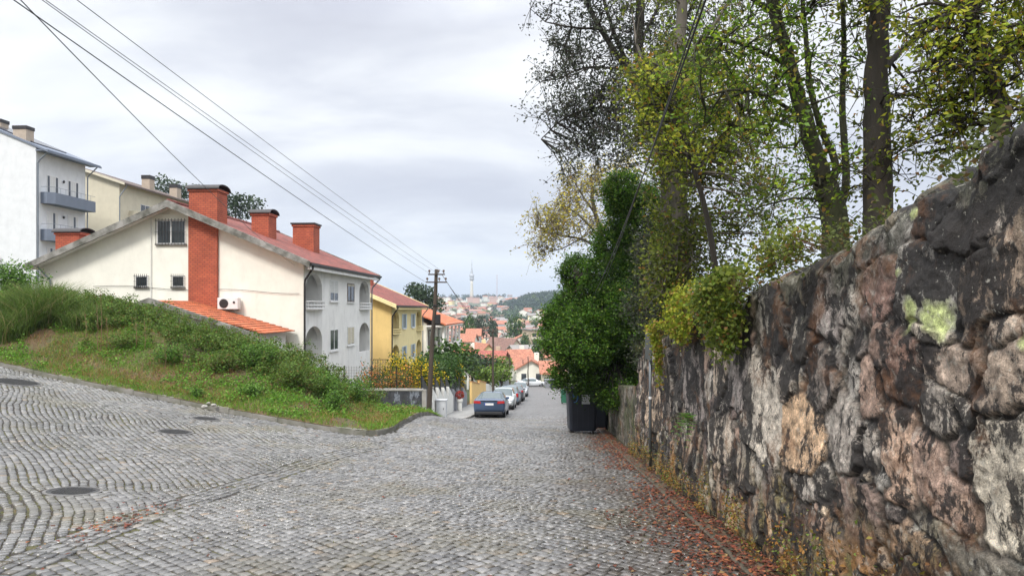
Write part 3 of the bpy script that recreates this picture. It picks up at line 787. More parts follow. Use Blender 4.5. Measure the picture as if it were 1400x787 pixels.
def twin_house(name, label, dz, front, side, roofm, vergem, W=14.5, L=14, loc=(0,0), extra=None, trimc=TRIM):
    """two-storey gabled house; local x: 0 at the street facade, -W at the back; y: 0 at the gable"""
    z = lambda a: a+dz
    t = thing(name, label, 'house', (loc[0], loc[1], 0), ROT)
    px_, pz, ez = -7.05, z(7.15), z(4.15)
    zb = z(-5.5)
    sl = z(4.15)
    # gable walls with thickness
    prof = [(-W, zb), (0, zb), (0, ez-.02), (px_, pz), (-W, z(3.95))]
    mb = MB(); mb.prism(prof, 'y', 0, .25); mb.prism(prof, 'y', L-.25, L); mb.box(-W, -W+.25, .25, L-.25, zb, z(3.95))
    mb.build('gable_wall', front, t)
    # street facade with arched loggias
    f = MB(); th = .28
    bays = [(.3, 3.1), (11.0, 13.7)]
    def wallpiece(pts): f.prism(pts, 'x', -th, 0)
    ops = [(z(-1.35), z(.68)), (z(1.62), z(3.58))]
    def rect(a, b, c, d_): wallpiece([(a, c), (b, c), (b, d_), (a, d_)])
    rect(.25, bays[0][0], zb, ez); rect(bays[0][1], bays[1][0], zb, ez); rect(bays[1][1], L-.25, zb, ez)
    for a, b in bays:
        zc = zb
        for (o0, o1) in ops:
            rect(a, b, zc, o0)
            ap = arch_pts(a, b, o1); zt = o1+.12
            # spandrels: strips from arch up to zt
            for i in range(len(ap)-1):
                (ya, za), (yb_, zb_) = ap[i], ap[i+1]
                wallpiece([(ya, za), (yb_, zb_), (yb_, zt), (ya, zt)])
            zc = zt
        rect(a, b, zc, ez)
    f.build('street_wall', side, t)
    for a, b in bays:
        lg = MB()
        for (o0, o1) in ops:
            D = 1.5
            lg.box(-D-.1, -D, a-.02, b+.02, o0-.5, o1+.25); lg.box(-D, -th-.002, a-.12, a-.02, o0-.5, o1+.25); lg.box(-D, -th-.002, b+.02, b+.12, o0-.5, o1+.25)
            lg.box(-D, -th-.002, a-.02, b+.02, o0-.55, o0-.45); lg.box(-D, -th-.002, a-.02, b+.02, o1+.13, o1+.23)
        lg.build('loggia', side, t)
    for a, b in bays:
        for k, (o0, o1) in enumerate(ops):
            d = MB(); d.box(-1.5, -1.46, a+.7, b-.6, o0-.45, o1-.35); dd = d.build('balcony_door', GLASS, t)
            d = MB(); d.box(-1.46, -1.43, (a+b)/2-.03, (a+b)/2+.07, o0-.45, o1-.35); d.box(-1.46, -1.43, a+.7, a+.78, o0-.45, o1-.35); d.box(-1.46, -1.43, b-.68, b-.6, o0-.45, o1-.35); d.build('frame', FRAMEW, dd)
            if k == 1:
                r = MB(); n = 10
                pts = [((a+b)/2-(b-a)/2*math.cos(PI*i/n), .32*math.sin(PI*i/n)) for i in range(n+1)]
                for zz, rr in ((o0+.02, .05), (o0+.22, .035), (o0+.42, .035)):
                    r.tube([(x+.02, y, zz) for y, x in pts], rr, sides=6)
                for (y, x) in pts[::1]: r.tube([(x+.02, y, o0), (x+.02, y, o0+.44)], .02, sides=5)
                r.poly(*[(x+.02, y, o0-.03) for y, x in pts]); r.build('balustrade', trimc, t)
    # roof: two slopes with front overhang, verge boards
    OV, OE = .75, .55; sR = (pz-ez)/(-px_); sL = (pz-z(3.95))/(W+px_)
    def slope(x, s): return pz-abs(x-px_)*s
    RT = .16
    xr, xl = OE, -W-.35
    r = MB(); r.prism([(px_, pz+RT), (xr, slope(xr, sR)+RT), (xr, slope(xr, sR)), (px_, pz)], 'y', -OV+.12, L+OV-.12)
    r.prism([(px_-.002, pz+RT), (px_-.002, pz), (xl, slope(xl, sL)), (xl, slope(xl, sL)+RT)], 'y', -OV+.12, L+OV-.12)
    rf = r.build('roof', roofm, t)
    rd = MB(); rd.tube([(px_, -OV+.1, pz+RT), (px_, L+OV-.1, pz+RT)], .13, sides=8); rd.build('ridge_tiles', roofm, rf)
    hh = .26
    for ya, yb in ((-OV, -OV+.13), (L+OV-.13, L+OV)):
        v = MB()
        v.prism([(px_, pz+RT+.05), (xr+.02, slope(xr, sR)+RT+.05), (xr+.02, slope(xr, sR)+RT-.02-hh), (px_, pz+RT-.02-hh-.05), (xl-.02, slope(xl, sL)+RT-.02-hh), (xl-.02, slope(xl, sL)+RT+.05)], 'y', ya, yb)
        v.build('verge_board', vergem, t)
    s = MB(); s.prism([(px_, pz-.03), (xr-.05, slope(xr-.05, sR)-.03), (xr-.05, slope(xr-.05, sR)-.07), (px_, pz-.07), (xl+.05, slope(xl+.05, sL)-.07), (xl+.05, slope(xl+.05, sL)-.03)], 'y', -OV+.135, L+OV-.135)
    s.build('soffit', trimc, t)
    g = MB(); zz = slope(xr, sR)
    g.box(xr+.025, xr+.14, -OV+.1, L+OV-.1, zz+.0, zz+.12); g.build('gutter', DARKM, t)
    g = MB(); g.box(xr-.12, xr+.02, -OV+.14, L+OV-.14, zz-.22, zz-.08); g.build('fascia', trimc, t)
    dp = MB(); dp.tube([(xr+.08, -.35, zz), (xr+.05, -.3, zz-.15), (.12, -.1, zz-.75), (.09, -.09, zz-1.0), (.09, -.09, zb)], .055, sides=8); dp.build('downpipe', DARKM, t)
    dp = MB(); dp.tube([(xr+.08, L+.2, zz), (xr+.05, L+.2, zz-.15), (.12, L+.08, zz-.75), (.09, L+.08, zz-1.), (.09, L+.08, zb)], .05, sides=8); dp.build('downpipe', METAL, t)
    return t, slope, sR, sL, pz, RT
def chimney(t, slope, s, x0, x1, y0, y1, ztop, curved=True, m=BRICK, capm=DARKM):
    c = MB(); c.box(x0, x1, y0, y1, min(slope(x0, s), slope(x1, s))-.3, ztop); ch = c.build('chimney', m, t)
    b = MB(); b.box(x0-.06, x1+.06, y0-.06, y1+.06, ztop-.14, ztop-.002+.0); b.build('chimney_collar', m, ch)
    k = MB()
    if curved:
        n = 8; yc = (y0+y1)/2; wy = (y1-y0)/2+.14
        pts = [(yc-wy*math.cos(PI*i/n), ztop+.03+.26*math.sin(PI*i/n)) for i in range(n+1)]
        pts += [(p[0], p[1]-.05) for p in reversed(pts)]
        k.prism(pts, 'x', x0-.15, x1+.15)
        for xx in (x0+.1, x1-.2): k.box(xx, xx+.1, y0+.1, y1-.1, ztop-.01, ztop+.1)
    else: k.box(x0-.12, x1+.12, y0-.12, y1+.12, ztop+.01, ztop+.1)
    k.build('chimney_cap', capm, ch)
    return ch

# the white house
wh, slp, sR, sL, pz, RT = twin_house('white_house', 'long white two-storey house with red tiled roof and brick chimney stack up its gable', 0, WHITE, WHITE2, TILER, CONC, loc=(-11.05, 38))
bs = MB(); bs.box(-6.2, -4.62, -.16, -.002, -5.5, slp(-6.2, sR)-.75); bs.prism([(-6.2, slp(-6.2, sR)-.75), (-4.62, slp(-6.2, sR)-.75), (-4.62, slp(-4.62, sR)-.12), (-6.2, slp(-6.2, sR)-.12)], 'y', -.16, -.002)
bs.build('brick_strip', BRICK, wh)
chimney(wh, slp, sR, -6.25, -4.7, .0, 1.2, 8.05)
chimney(wh, slp, sR, -4.75, -3.7, 4.5, 5.7, 7.35)
chimney(wh, slp, sR, -3.9, -2.5, 9.0, 10.2, 7.2, curved=False)
chimney(wh, slp, sL, -15.1, -13.7, 2.0, 3.2, 6.15-.15)
front_window(wh, -8.0, -6.42, 5.1, 6.38, y=-.012)
front_window(wh, -9.18, -8.5, 2.8, 3.42, y=-.012, panes=1, nb=6)
front_window(wh, -7.15, -6.5, 2.8, 3.42, y=-.012, panes=1, nb=6, frame=SHUT)
side_window(wh, 4.5, 6.1, 2.1, 3.36, .62); side_window(wh, 4.5, 6.1, -.85, .42, 0)
side_window(wh, 8.1, 9.7, 2.1, 3.3, .12, frame=mat('brown_frame', (.10,.06,.03), rough=.5), shutmat=CREAM); side_window(wh, 8.1, 9.7, -.7, .5, .97, shutmat=CREAM)
b = MB(); b.tube([(-8.3, -.05, 6.75), (-8.3, -.05, 1.2)], .02, sides=5); b.tube([(-8.3, -.06, 6.7), (-7.3, -.06, 6.75)], .02, sides=5); b.build('conduit', SHUT, wh)
b = MB(); b.tube([(-14.5+.35*0, -.35, 4.0), (-13.9, -.1, 3.2), (-13.9, -.06, -4)], .05, sides=6); b.build('downpipe', METAL, wh)
b = MB(); b.tube([(x, -.06, 2.86-.28*0+.06*(math.sin((x+11)*1.1))-.035*(x+11)) for x in np.linspace(-11.5, -.2, 24)], .012, sides=4); b.build('cable', DARKM, wh)
# pale sheet on the back slope
b = MB(); xa, xb = -9.2, -12.6
b.prism([(xa, slp(xa, sL)+RT+.1), (xa, slp(xa, sL)+RT+.16), (xb, slp(xb, sL)+RT+.3), (xb, slp(xb, sL)+RT+.24)], 'y', .3, 2.4)
b.build('roof_sheet', mat('sheet_metal', (.42,.46,.52), (.36,.4,.45), 2, .35, metal=.2), wh)
# air conditioner
ac = MB(); ac.box(-4.45, -3.35, -.5, -.12, 1.62, 2.22); a = ac.build('outdoor_unit_case', FRAMEW, None, bevel=.02)
act = thing('air_conditioner', 'white air conditioning unit hung on the gable right of the brick strip', 'air conditioner', (-11.05, 38, 0), ROT); a.parent = act; a.name = 'casing'
g = MB(); g.lathe([(.24, 0), (.24, .02), (.2, .03), (.05, .03)], sides=24); fan = g.build('fan_grille', DARKM, act); fan.rotation_euler = (PI/2, 0, 0); fan.location = (-4.1, -.5, 1.92)
g = MB(); g.lathe([(.06, 0), (.06, .03), (.02, .03)], sides=12); q = g.build('knob', DARKM, act); q.rotation_euler = (PI/2, 0, 0); q.location = (-3.55, -.5, 1.98)
g = MB(); 
for xx in (-4.3, -3.55):
    g = MB(); g.box(xx, xx+.05, -.5, 0, 1.57, 1.612); g.build('bracket', METAL, act)
# tiled lean-to in front of the gable
at = thing('annex', 'low annex with bright orange tiled roof in front of the white house gable', 'annex', (-11.05, 38, 0), ROT)
x0, x1, xm = -7.6, -.9, -6.0
g = MB(); g.prism([(x0, -5), (x1, -5), (x1, .5), (xm, 1.95), (x0, 1.3)], 'y', -3.8, -.17); g.build('wall', WHITE2, at)
import itertools
g = MB(); n = 16
for i in range(n):     # overlapping tile courses
    a, b_ = xm+(x1+.45-xm)*i/n, xm+(x1+.45-xm)*(i+1)/n+.05
    za, zb_ = 2.06-(a-xm)*.285, 2.06-(b_-xm)*.285
    g.prism([(a, za), (b_, zb_+.05), (b_, zb_), (a, za-.06)], 'y', -4.15, -.17)
g.build('roof', TILEO, at)
g = MB(); g.prism([(xm, 2.16), (xm+.35, 2.06), (x1+.45, .35), (x1+.45, .18), (xm+.3, 1.78), (xm, 1.86), (x0-.4, 1.28), (x0-.4, 1.5)], 'y', -4.28, -4.152); g.build('verge_board', CONC, at)
g = MB(); g.prism([(xm, 2.05), (x0-.4, 1.42), (x0-.4, 1.32), (xm, 1.95)], 'y', -4.15, -.17); g.build('back_slope', CONC, at)
b = MB(); b.lathe([(.03, 0), (.03, .5), (.16, .5), (.16, .55), (.02, .6)], sides=10); q = b.build('roof_vent', CONC, at); q.location = (-7.3, -3.4, 1.3)

# yellow house further down
yh, slp2, sR2, sL2, pz2, RT2 = twin_house('yellow_house', 'yellow two-storey house with red tiled roof, next down the street from the long white house', -2.1, YEL, YEL2, TILER, YEL2, W=13.5, loc=(-10.05, 59.7), trimc=YEL2)
BLS = mat('pale_blue_shutter', (.45,.52,.58), (.38,.45,.5), 3, .6)
for y0 in (4.3, 8.4):
    for zz in (-.1, -3.0): side_window(yh, y0+.3, y0+1.4, zz, zz+1.3, 0, leaves=0, frame=BLS)
for y0 in (4.3, 8.4):
    for zz in (-.1, -3.0):
        for o in (-.18, 1.42):
            b = MB(); b.box(.03, .06, y0+o, y0+o+.46, zz, zz+1.3); b.build('shutter', BLS, yh)
chimney(yh, slp2, sR2, -5, -4, 9, 10, 4.9)
# third house: white with orange roof, column balcony
def third_house():
    t = thing('balcony_house', 'white house with orange roof and a deep upper balcony on columns, beyond the yellow house', 'house', (-7.95, 80, 0), ROT)
    zb, e = -9.5, .05; W, L = 13, 15
    g = MB(); g.prism([(-W, zb), (-1.6, zb), (-1.6, e), (-6.5, e+2.1), (-W, e)], 'y', 0, L); g.build('wall', WHITE, t)
    g = MB(); px_, pz_ = -6.3, 2.35; s = .36
    g.prism([(px_, pz_+.15), (.7, pz_-(.7-px_)*s+.15), (.7, pz_-(.7-px_)*s), (px_, pz_)], 'y', -.8, L+.8)
    g.prism([(px_-.002, pz_+.15), (px_-.002, pz_), (-W-.5, pz_-(W+.5+px_)*s), (-W-.5, pz_-(W+.5+px_)*s+.15)], 'y', -.8, L+.8); g.build('roof', TILEO, t)
    g = MB(); g.box(-1.6, .62, -.5, L+.3, -.32, -.16); g.box(.45, .62, -.5, L+.3, -.16, .02); g.build('eave_beam', TRIM, t)
    g = MB(); g.box(-1.6, .5, -.3, L, -3.2, -2.95); g.box(.38, .5, -.3, L, -2.95, -2.25); g.build('balcony', TRIM, t)
    for k in range(5):
        y = .1+k*3.4; g = MB(); g.box(.15, .38, y, y+.24, -2.95, -.32); g.build('column', TRIM, t)
        g = MB(); g.box(.15, .38, y, y+.24, zb, -3.2); g.build('column', mat('dark_column', (.1,.09,.08), rough=.7), t)
    for k in range(4):
        y = 1.0+k*3.4; f = MB(); f.box(-1.6, -1.55, y, y+1.5, -2.9, -.7); fr = f.build('balcony_door', mat('brown_door', (.07,.035,.025), rough=.5), t)
        f = MB(); f.box(-1.55, -1.53, y+.15, y+.7, -2.4, -.9); f.box(-1.55, -1.53, y+.8, y+1.35, -2.4, -.9); f.build('pane', GLASS, fr)
        f = MB(); f.box(-1.6, -1.55, y, y+1.3, -6.2, -4.4); f.build('window', GLASS, t)
    g = MB(); g.prism([(.5, -3.0), (3.0, -3.75), (3.0, -3.9), (.5, -3.15)], 'y', 2.5, 9.5); g.build('porch_roof', TILEO, t)
    g = MB(); g.box(2.6, 2.8, 2.7, 2.9, zb, -3.8); g.box(2.6, 2.8, 9.1, 9.3, zb, -3.8); g.build('porch_post', TRIM, t)
    front_window(t, -5, -3.8, -2.2, -.9, y=-.012, kind='', panes=2); front_window(t, -9.5, -8.3, -2.2, -.9, y=-.012, kind='', panes=2)
third_house()

# the tall apartment block up the side street
def apartments():
    t = thing('apartment_block', 'tall white apartment block with blue-grey balconies at the far left', 'apartment building', (-47.8, 72, 0), ROT)
    WB = plaster('bright_white_render', (.66,.68,.70), (.45,.47,.5), .35)
    L, W = 7.6, 16; e = 17.9; zb = 2.0; px_ = -8; pz_ = 21.2
    g = MB(); g.prism([(-W, zb), (0, zb), (0, e), (px_, pz_), (-W, e)], 'y', 0, L); g.build('wall', WB, t)
    g = MB(); s = (pz_-e)/8
    g.prism([(px_, pz_+.25), (1.3, pz_-(1.3-px_)*s+.2), (1.3, pz_-(1.3-px_)*s), (px_, pz_)], 'y', -.15, L+.9); g.build('roof', BLUEGREY, t)
    g = MB(); g.prism([(px_-.002, pz_+.25), (px_-.002, pz_), (-W-1, e-.3), (-W-1, e-.1)], 'y', -.15, L+.9); g.build('roof', BLUEGREY, t)
    g = MB(); g.prism([(px_+.4, pz_+.12), (-1.2, e+.70), (-1.2, e+.82), (px_+.4, pz_+.26)], 'y', 1.2, 6.2); g.build('solar_panel', mat('solar_dark', (.03,.035,.05), rough=.2), t)
    g = MB(); g.box(.0, 1.25, -.1, L+.8, e-.38, e-.24); g.build('soffit', BLUEGREY, t)
    for (x, y) in ((-2.9, .6), (-7.5, 3.0)):
        c = MB(); c.box(x, x+1.4, y, y+1.1, e, e+2.0-(x+2.9)*.3); ch = c.build('chimney', mat('tan_block', (.42,.35,.28), rough=.9), t)
        c = MB(); c.box(x-.06, x+1.46, y-.06, y+1.16, e+2.0-(x+2.9)*.3+.002, e+2.35-(x+2.9)*.3); c.build('chimney_cap', DARKM, ch)
    for k, zz in enumerate((12.35, 8.6, 4.9)):
        g = MB(); y0, y1 = .6, L-.1; d = 1.25
        pr = [(.002, y0), (.7, y0), (d, y0+.5), (d, y1), (.002, y1)]
        g.prism(pr, 'z', zz, zz+1.15); g.build('balcony', BLUEGREY, t)
        r = MB(); r.tube([(.05, y0+.02, zz+1.7), (.7, y0+.02, zz+1.7), (d-.05, y0+.5, zz+1.7), (d-.05, y1, zz+1.7)], .02, sides=4)
        for yy in np.arange(y0+.5, y1, .8): r.box(d-.06, d-.04, yy, yy+.02, zz+1.15, zz+1.7)
        r.build('railing', METAL, t)
        for yy in (1.5, 4.7):
            w = MB(); w.box(0, .04, yy, yy+1.7, zz+1.2, zz+3.1); fr = w.build('window', FRAMEW, t)
            for q in range(4):
                w = MB(); w.box(.042, .05, yy+.08+q*.41, yy+.4+q*.41, zz+1.3, zz+3.0); w.build('shutter' if (q+k) % 3 else 'pane', SHUT if (q+k) % 3 else GLASS, fr)
        w = MB(); w.lathe([(.05, 0), (.12, .15), (.05, .3)], sides=8); q = w.build('wall_lamp', DARKM, t); q.location = (.12, 3.95, zz+2.6)
    p = MB(); p.tube([(1.2, .3, e-.3), (.3, .15, e-1.2), (.1, .1, e-1.6), (.1, .1, zb)], .09, sides=6); p.build('downpipe', METAL, t)
    p = MB(); p.tube([(1.2, L+.5, e-.3), (.2, L+.1, e-1.6), (.1, L+.1, zb)], .07, sides=6); p.build('downpipe', METAL, t)
    # low white wall at its foot
    g = MB(); g.box(-14, 9, -16, -15.7, 1, 5.6); q = g.build('boundary_wall', WB, None); q.location = (-47.8, 72, 0); q.rotation_euler = (0, 0, ROT)
    tag(q, 'plain white boundary wall below the tall apartment block', 'wall')
    g = MB()
    for zz in (5.8, 6.05, 6.3): g.tube([(-14, -15.85, zz), (9, -15.85, zz)], .025, sides=4)
    for x in np.arange(-14, 9, 1.6): g.box(x, x+.04, -15.87, -15.83, 5.6, 6.35)
    q = g.build('wall_railing', FRAMEW, None); q.location = (-47.8, 72, 0); q.rotation_euler = (0, 0, ROT); tag(q, 'thin white railing along the top of the boundary wall', 'railing')
apartments()
def beige_house():
    t = thing('beige_apartments', 'beige three-storey building between the tall white block and the white house roof', 'apartment building', (-48.2, 88, 0), ROT)
    e = 17.2; W = 16; L = 20; pz_ = 19.9; px_ = -8; zb = 1
    g = MB(); g.prism([(-W, zb), (0, zb), (0, e), (px_, pz_), (-W, e)], 'y', 0, L); g.build('wall', CREAM, t)
    s = (pz_-e)/8; g = MB(); g.prism([(px_, pz_+.2), (.9, pz_-(.9-px_)*s+.2), (.9, pz_-(.9-px_)*s), (px_, pz_)], 'y', -.5, L+.5)
    g.prism([(px_-.002, pz_+.2), (px_-.002, pz_), (-W-1, e-.3), (-W-1, e-.1)], 'y', -.5, L+.5); g.build('roof', mat('brown_roof', (.12,.09,.08), rough=.9), t)
    g = MB(); g.prism([(px_, pz_+.25), (1, e-.12), (1, e-.42), (px_, pz_-.1)], 'y', -.62, -.502); g.build('verge_board', CREAM, t)
    for k, zz in enumerate((13.2, 9.9, 6.6)):
        for yy in (4.5, 9, 14.5):
            side_window(t, yy, yy+2.2, zz, zz+2, 0)
        r = MB(); r.box(.002, 1.2, 2.0, 8.2, zz-.25, zz-.08); r.box(1.1, 1.2, 2.0, 8.2, zz-.08, zz+.8); r.box(.002, 1.1, 2.0, 2.1, zz-.08, zz+.8); r.build('balcony', CREAM, t)
    for y in (8, 15):
        c = MB(); c.box(-1.9, -.8, y, y+1.2, e, e+1.9); ch = c.build('chimney', MATS['tan_block'], t)
        c = MB(); c.box(-1.95, -.75, y-.05, y+1.25, e+1.902, e+2.4); c.build('chimney_cap', DARKM, ch)
    p = MB(); p.tube([(.9, .2, e-.3), (.2, -.1, e-1.6), (.1, -.1, e-1.8), (.1, -.1, zb)], .07, sides=6); p.build('downpipe', METAL, t)
    g = MB(); g.box(-6.0, -1.2, -1.2, -1.0, 9.0, 10.2); g.box(-6, -1.2, -1.0, -.01, 9.0, 9.15); g.build('terrace', CREAM, t)
    fr = front_window(t, -6.4, -2.0, 10.3, 11.2, y=-.012, kind='', panes=4)
beige_house()
# ================================================================== street furniture, fences, cars
WOODP = mat('pole_wood', (.075,.055,.04), (.035,.028,.022), 2, .9, .5, stretch=(6,6,.4), detail=8)
def leaves(rng, C, size, pal, aspect=.5, up=.2, fold=.18):
    """N four-cornered folded leaves at centres C; returns vertices, quads, colours"""
    n = len(C); C = np.asarray(C)
    d = rng.normal(size=(n, 3)); d[:, 2] = d[:, 2]*.7-up*.3; d /= np.linalg.norm(d, axis=1)[:, None]
    q = rng.normal(size=(n, 3)); q[:, 2] += up*3
    w = np.cross(d, q); w /= np.linalg.norm(w, axis=1)[:, None]+1e-9
    nn = np.cross(w, d)
    s = (size*rng.uniform(.6, 1.35, n))[:, None]
    V = np.stack([C-d*s*.5, C+w*s*aspect*.5+nn*s*fold, C+d*s*.5, C-w*s*aspect*.5+nn*s*fold], 1)
    Q = np.arange(n*4).reshape(n, 4)
    P_ = np.array([p[0] for p in pal]); W = np.array([p[1] for p in pal], float); W /= W.sum()
    c = P_[rng.choice(len(pal), n, p=W)]*rng.uniform(.7, 1.3, (n, 1))
    return V.reshape(-1, 3), Q, np.repeat(c, 4, 0)
def blades(rng, X, Y, Z, h, w, pal, lean=.5):
    """tapered bent grass blades, two quads each"""
    n = len(X); a = rng.uniform(0, 2*PI, n); b = rng.uniform(0, 2*PI, n)
    hh = h*rng.uniform(.5, 1.3, n); ww = w*rng.uniform(.7, 1.3, n); le = hh*lean*rng.uniform(.1, 1.3, n)
    dx, dy = np.cos(a), np.sin(a); wx, wy = np.cos(b)*ww/2, np.sin(b)*ww/2
    V = np.empty((n, 6, 3))
    for k, (t, f, wt) in enumerate(((0, 0, 1), (.55, .3, .8), (1., 1., .12))):
        x = X+dx*le*f; y = Y+dy*le*f; z = Z+hh*t*(1-.25*(f*lean))
        V[:, 2*k] = np.stack([x-wx*wt, y-wy*wt, z], 1); V[:, 2*k+1] = np.stack([x+wx*wt, y+wy*wt, z], 1)
    Q = np.array([[0,1,3,2],[2,3,5,4]])[None]+(np.arange(n)*6)[:, None, None]
    P_ = np.array([p[0] for p in pal]); W = np.array([p[1] for p in pal], float); W /= W.sum()
    c = P_[rng.choice(len(pal), n, p=W)]*rng.uniform(.7, 1.3, (n, 1))
    return V.reshape(-1, 3), Q.reshape(-1, 4), np.repeat(c, 6, 0)
def merge(parts):
    V = []; Q = []; C = []; o = 0
    for v, q, c in parts:
        V.append(v); Q.append(q+o); C.append(c); o += len(v)
    return np.concatenate(V), np.concatenate(Q), np.concatenate(C)

def gz(x, y):
    u = x-SD*y
    if u < -6.35 and y > 18: return float(lot_z(x, y)) if y < 60 else float(far_z(x, y))
    return float(G0(x, y))+(.125 if u < ULEFT and y > 31 else 0)
def pole(name, label, px, d, ptop, base=None, arms=(), r=.13, lean=0, group='wooden utility poles', xoff=0):
    b = Vector(((px-HX)/F*d, d, 0)); b.z = gz(b.x, b.y)-.05
    h = P(px, ptop, d).z-b.z
    t = thing(name, label, 'utility pole', b, 0, group)
    m = MB(); n = 8
    m.tube([(lean*k/n+.02*math.sin(k*1.3), 0, h*k/n) for k in range(n+1)], r, r*.62, sides=10); m.build('shaft', WOODP, t, smooth=True)
    for (dz, w) in arms:
        a = MB(); a.box(lean-w/2, lean+w/2, -.13, -.07, h-dz-.03, h-dz+.03); ar = a.build('crossarm', WOODP, t)
        for s in (-1, .3, 1):
            i = MB(); i.lathe([(.02, 0), (.02, .07), (.05, .08), (.055, .13), (.035, .17)], sides=8); q = i.build('insulator', mat('ceramic', (.12,.08,.06), rough=.3), ar); q.location = (lean+s*(w/2-.06), -.09, h-dz+.05)
    return t, b, h
pt, pb, phh = pole('utility_pole', 'tall dark wooden pole with two crossarms beside the graffiti stained garden wall', 585, 34.2, 368, arms=((.25, .8), (.62, 1.0)), lean=.42)
# switch box and strap on the pole
m = MB(); m.box(.36, .6, -.16, .08, phh-2.6, phh-2.15); m.build('junction_box', DARKM, pt)
m = MB(); m.box(.26, .5, -.14, .14, phh-1.75, phh-1.68); m.build('strap', DARKM, pt)
POLES = []
for (px, d, ptop, lab) in ((674, 64, 449, 'thin dark wooden pole standing on the pavement beside the parked cars'), (697, 92, 484, 'thin wooden pole in front of the white gable at the street bottom'),
                           (722, 118, 487, 'slender far pole at the bend before the white gable house'), (715, 128, 491, 'faint slender pole left of the one at the bend')):
    POLES.append(pole('utility_pole', lab, px, d, ptop, arms=((.3, .7),) if d < 70 else (), r=.12)[0])

def wire(name, label, a, b, sag, r=.012, n=28, group=None):
    a, b = Vector(a), Vector(b); m = MB()
    m.tube([a.lerp(b, k/n)-Vector((0, 0, 4*sag*(k/n)*(1-k/n))) for k in range(n+1)], r, sides=5)
    o = m.build(name, DARKM, None); tag(o, label, 'cable', group); return o
def far_end(p, px, py, d, ext, sag=0):
    """straight continuation of a wire from p past the sight line through (px, py)"""
    q = P(px, py, d)+Vector((0, 0, 4*sag*(1/ext)*(1-1/ext))); return p.lerp(q, ext)
PT = Vector((pb.x+.42, pb.y, pb.z+phh))
g = 'overhead wires crossing the sky to the pole'
for (px, lab, off, dz, r, sg) in ((10, 'thickest overhead wire, reaching the left frame edge highest up, ending at the pole crossarm', -.5, -.62, .007, .25),
                           (49, 'overhead wire, lower one of the close pair running to the pole', -.25, -.25, .0045, .2),
                           (53.5, 'overhead wire, upper one of the close pair running to the pole', .05, -.2, .0045, .16),
                           (97, 'overhead wire, the topmost and most right one coming down to the pole', .4, -.2, .0045, .12)):
    p = PT+Vector((off, -.1, dz)); wire('overhead_wire', lab, p, far_end(p, px, -6, 7.5, 1.6, sg), sg, r, group=g)
p = Vector((-11.3, 37.3, 3.9)); wire('service_wire', 'single overhead wire dropping steeply past the big brick chimney to the white house', p, far_end(p, 22, -6, 8, 1.6, .6), .6, .007)
for k, (dx, dz) in enumerate(((.25, -.25), (.5, -.62))):
    wire('street_wire', ('upper' if k == 0 else 'lower')+' thin wire from the crossarmed pole to the next pole down the street', PT+Vector((dx, 0, dz)), Vector((POLES[0].location.x, 64, P(674, 452+5*k, 64).z)), .5, .012)
for k in range(2):
    b = P(812+5*k, 402, 21.5); a = P(968-6*k, -8, 4.6+.05*k)+Vector((0, 0, .30))
    wire('twisted_cable', ('left' if k else 'right')+' strand of the thick black cable pair hanging down through the right-hand trees', a.lerp(b, -.4), b, .36, .006 if k else .008)

# sign post by the wall
x, y = hit(889, 643, lambda x, y: float(G0(x, y))); z = float(G0(x, y))
t = thing('sign_post', 'thin grey metal sign post with its plate seen edge on by the stone wall', 'sign post', (x, y, z))
m = MB(); m.tube([(0, 0, -.1), (0, 0, 2.72)], .03, sides=10); m.build('post', mat('galvanised', (.15,.17,.18), (.10,.11,.12), 5, .45, metal=.6, stretch=(1,1,.3)), t, smooth=True)
m = MB(); m.box(-.045, -.033, -.3, .3, 2.2, 2.78); m.build('sign_plate', MATS['galvanised'], t)
m = MB(); m.box(-.033, .036, -.05, .05, 2.28, 2.32); m.build('clamp', DARKM, t); m = MB(); m.box(-.033, .036, -.05, .05, 2.62, 2.66); m.build('clamp', DARKM, t)
m = MB(); m.lathe([(.034, 1.42), (.034, 1.47)], sides=10); m.build('sticker', FRAMEW, t)

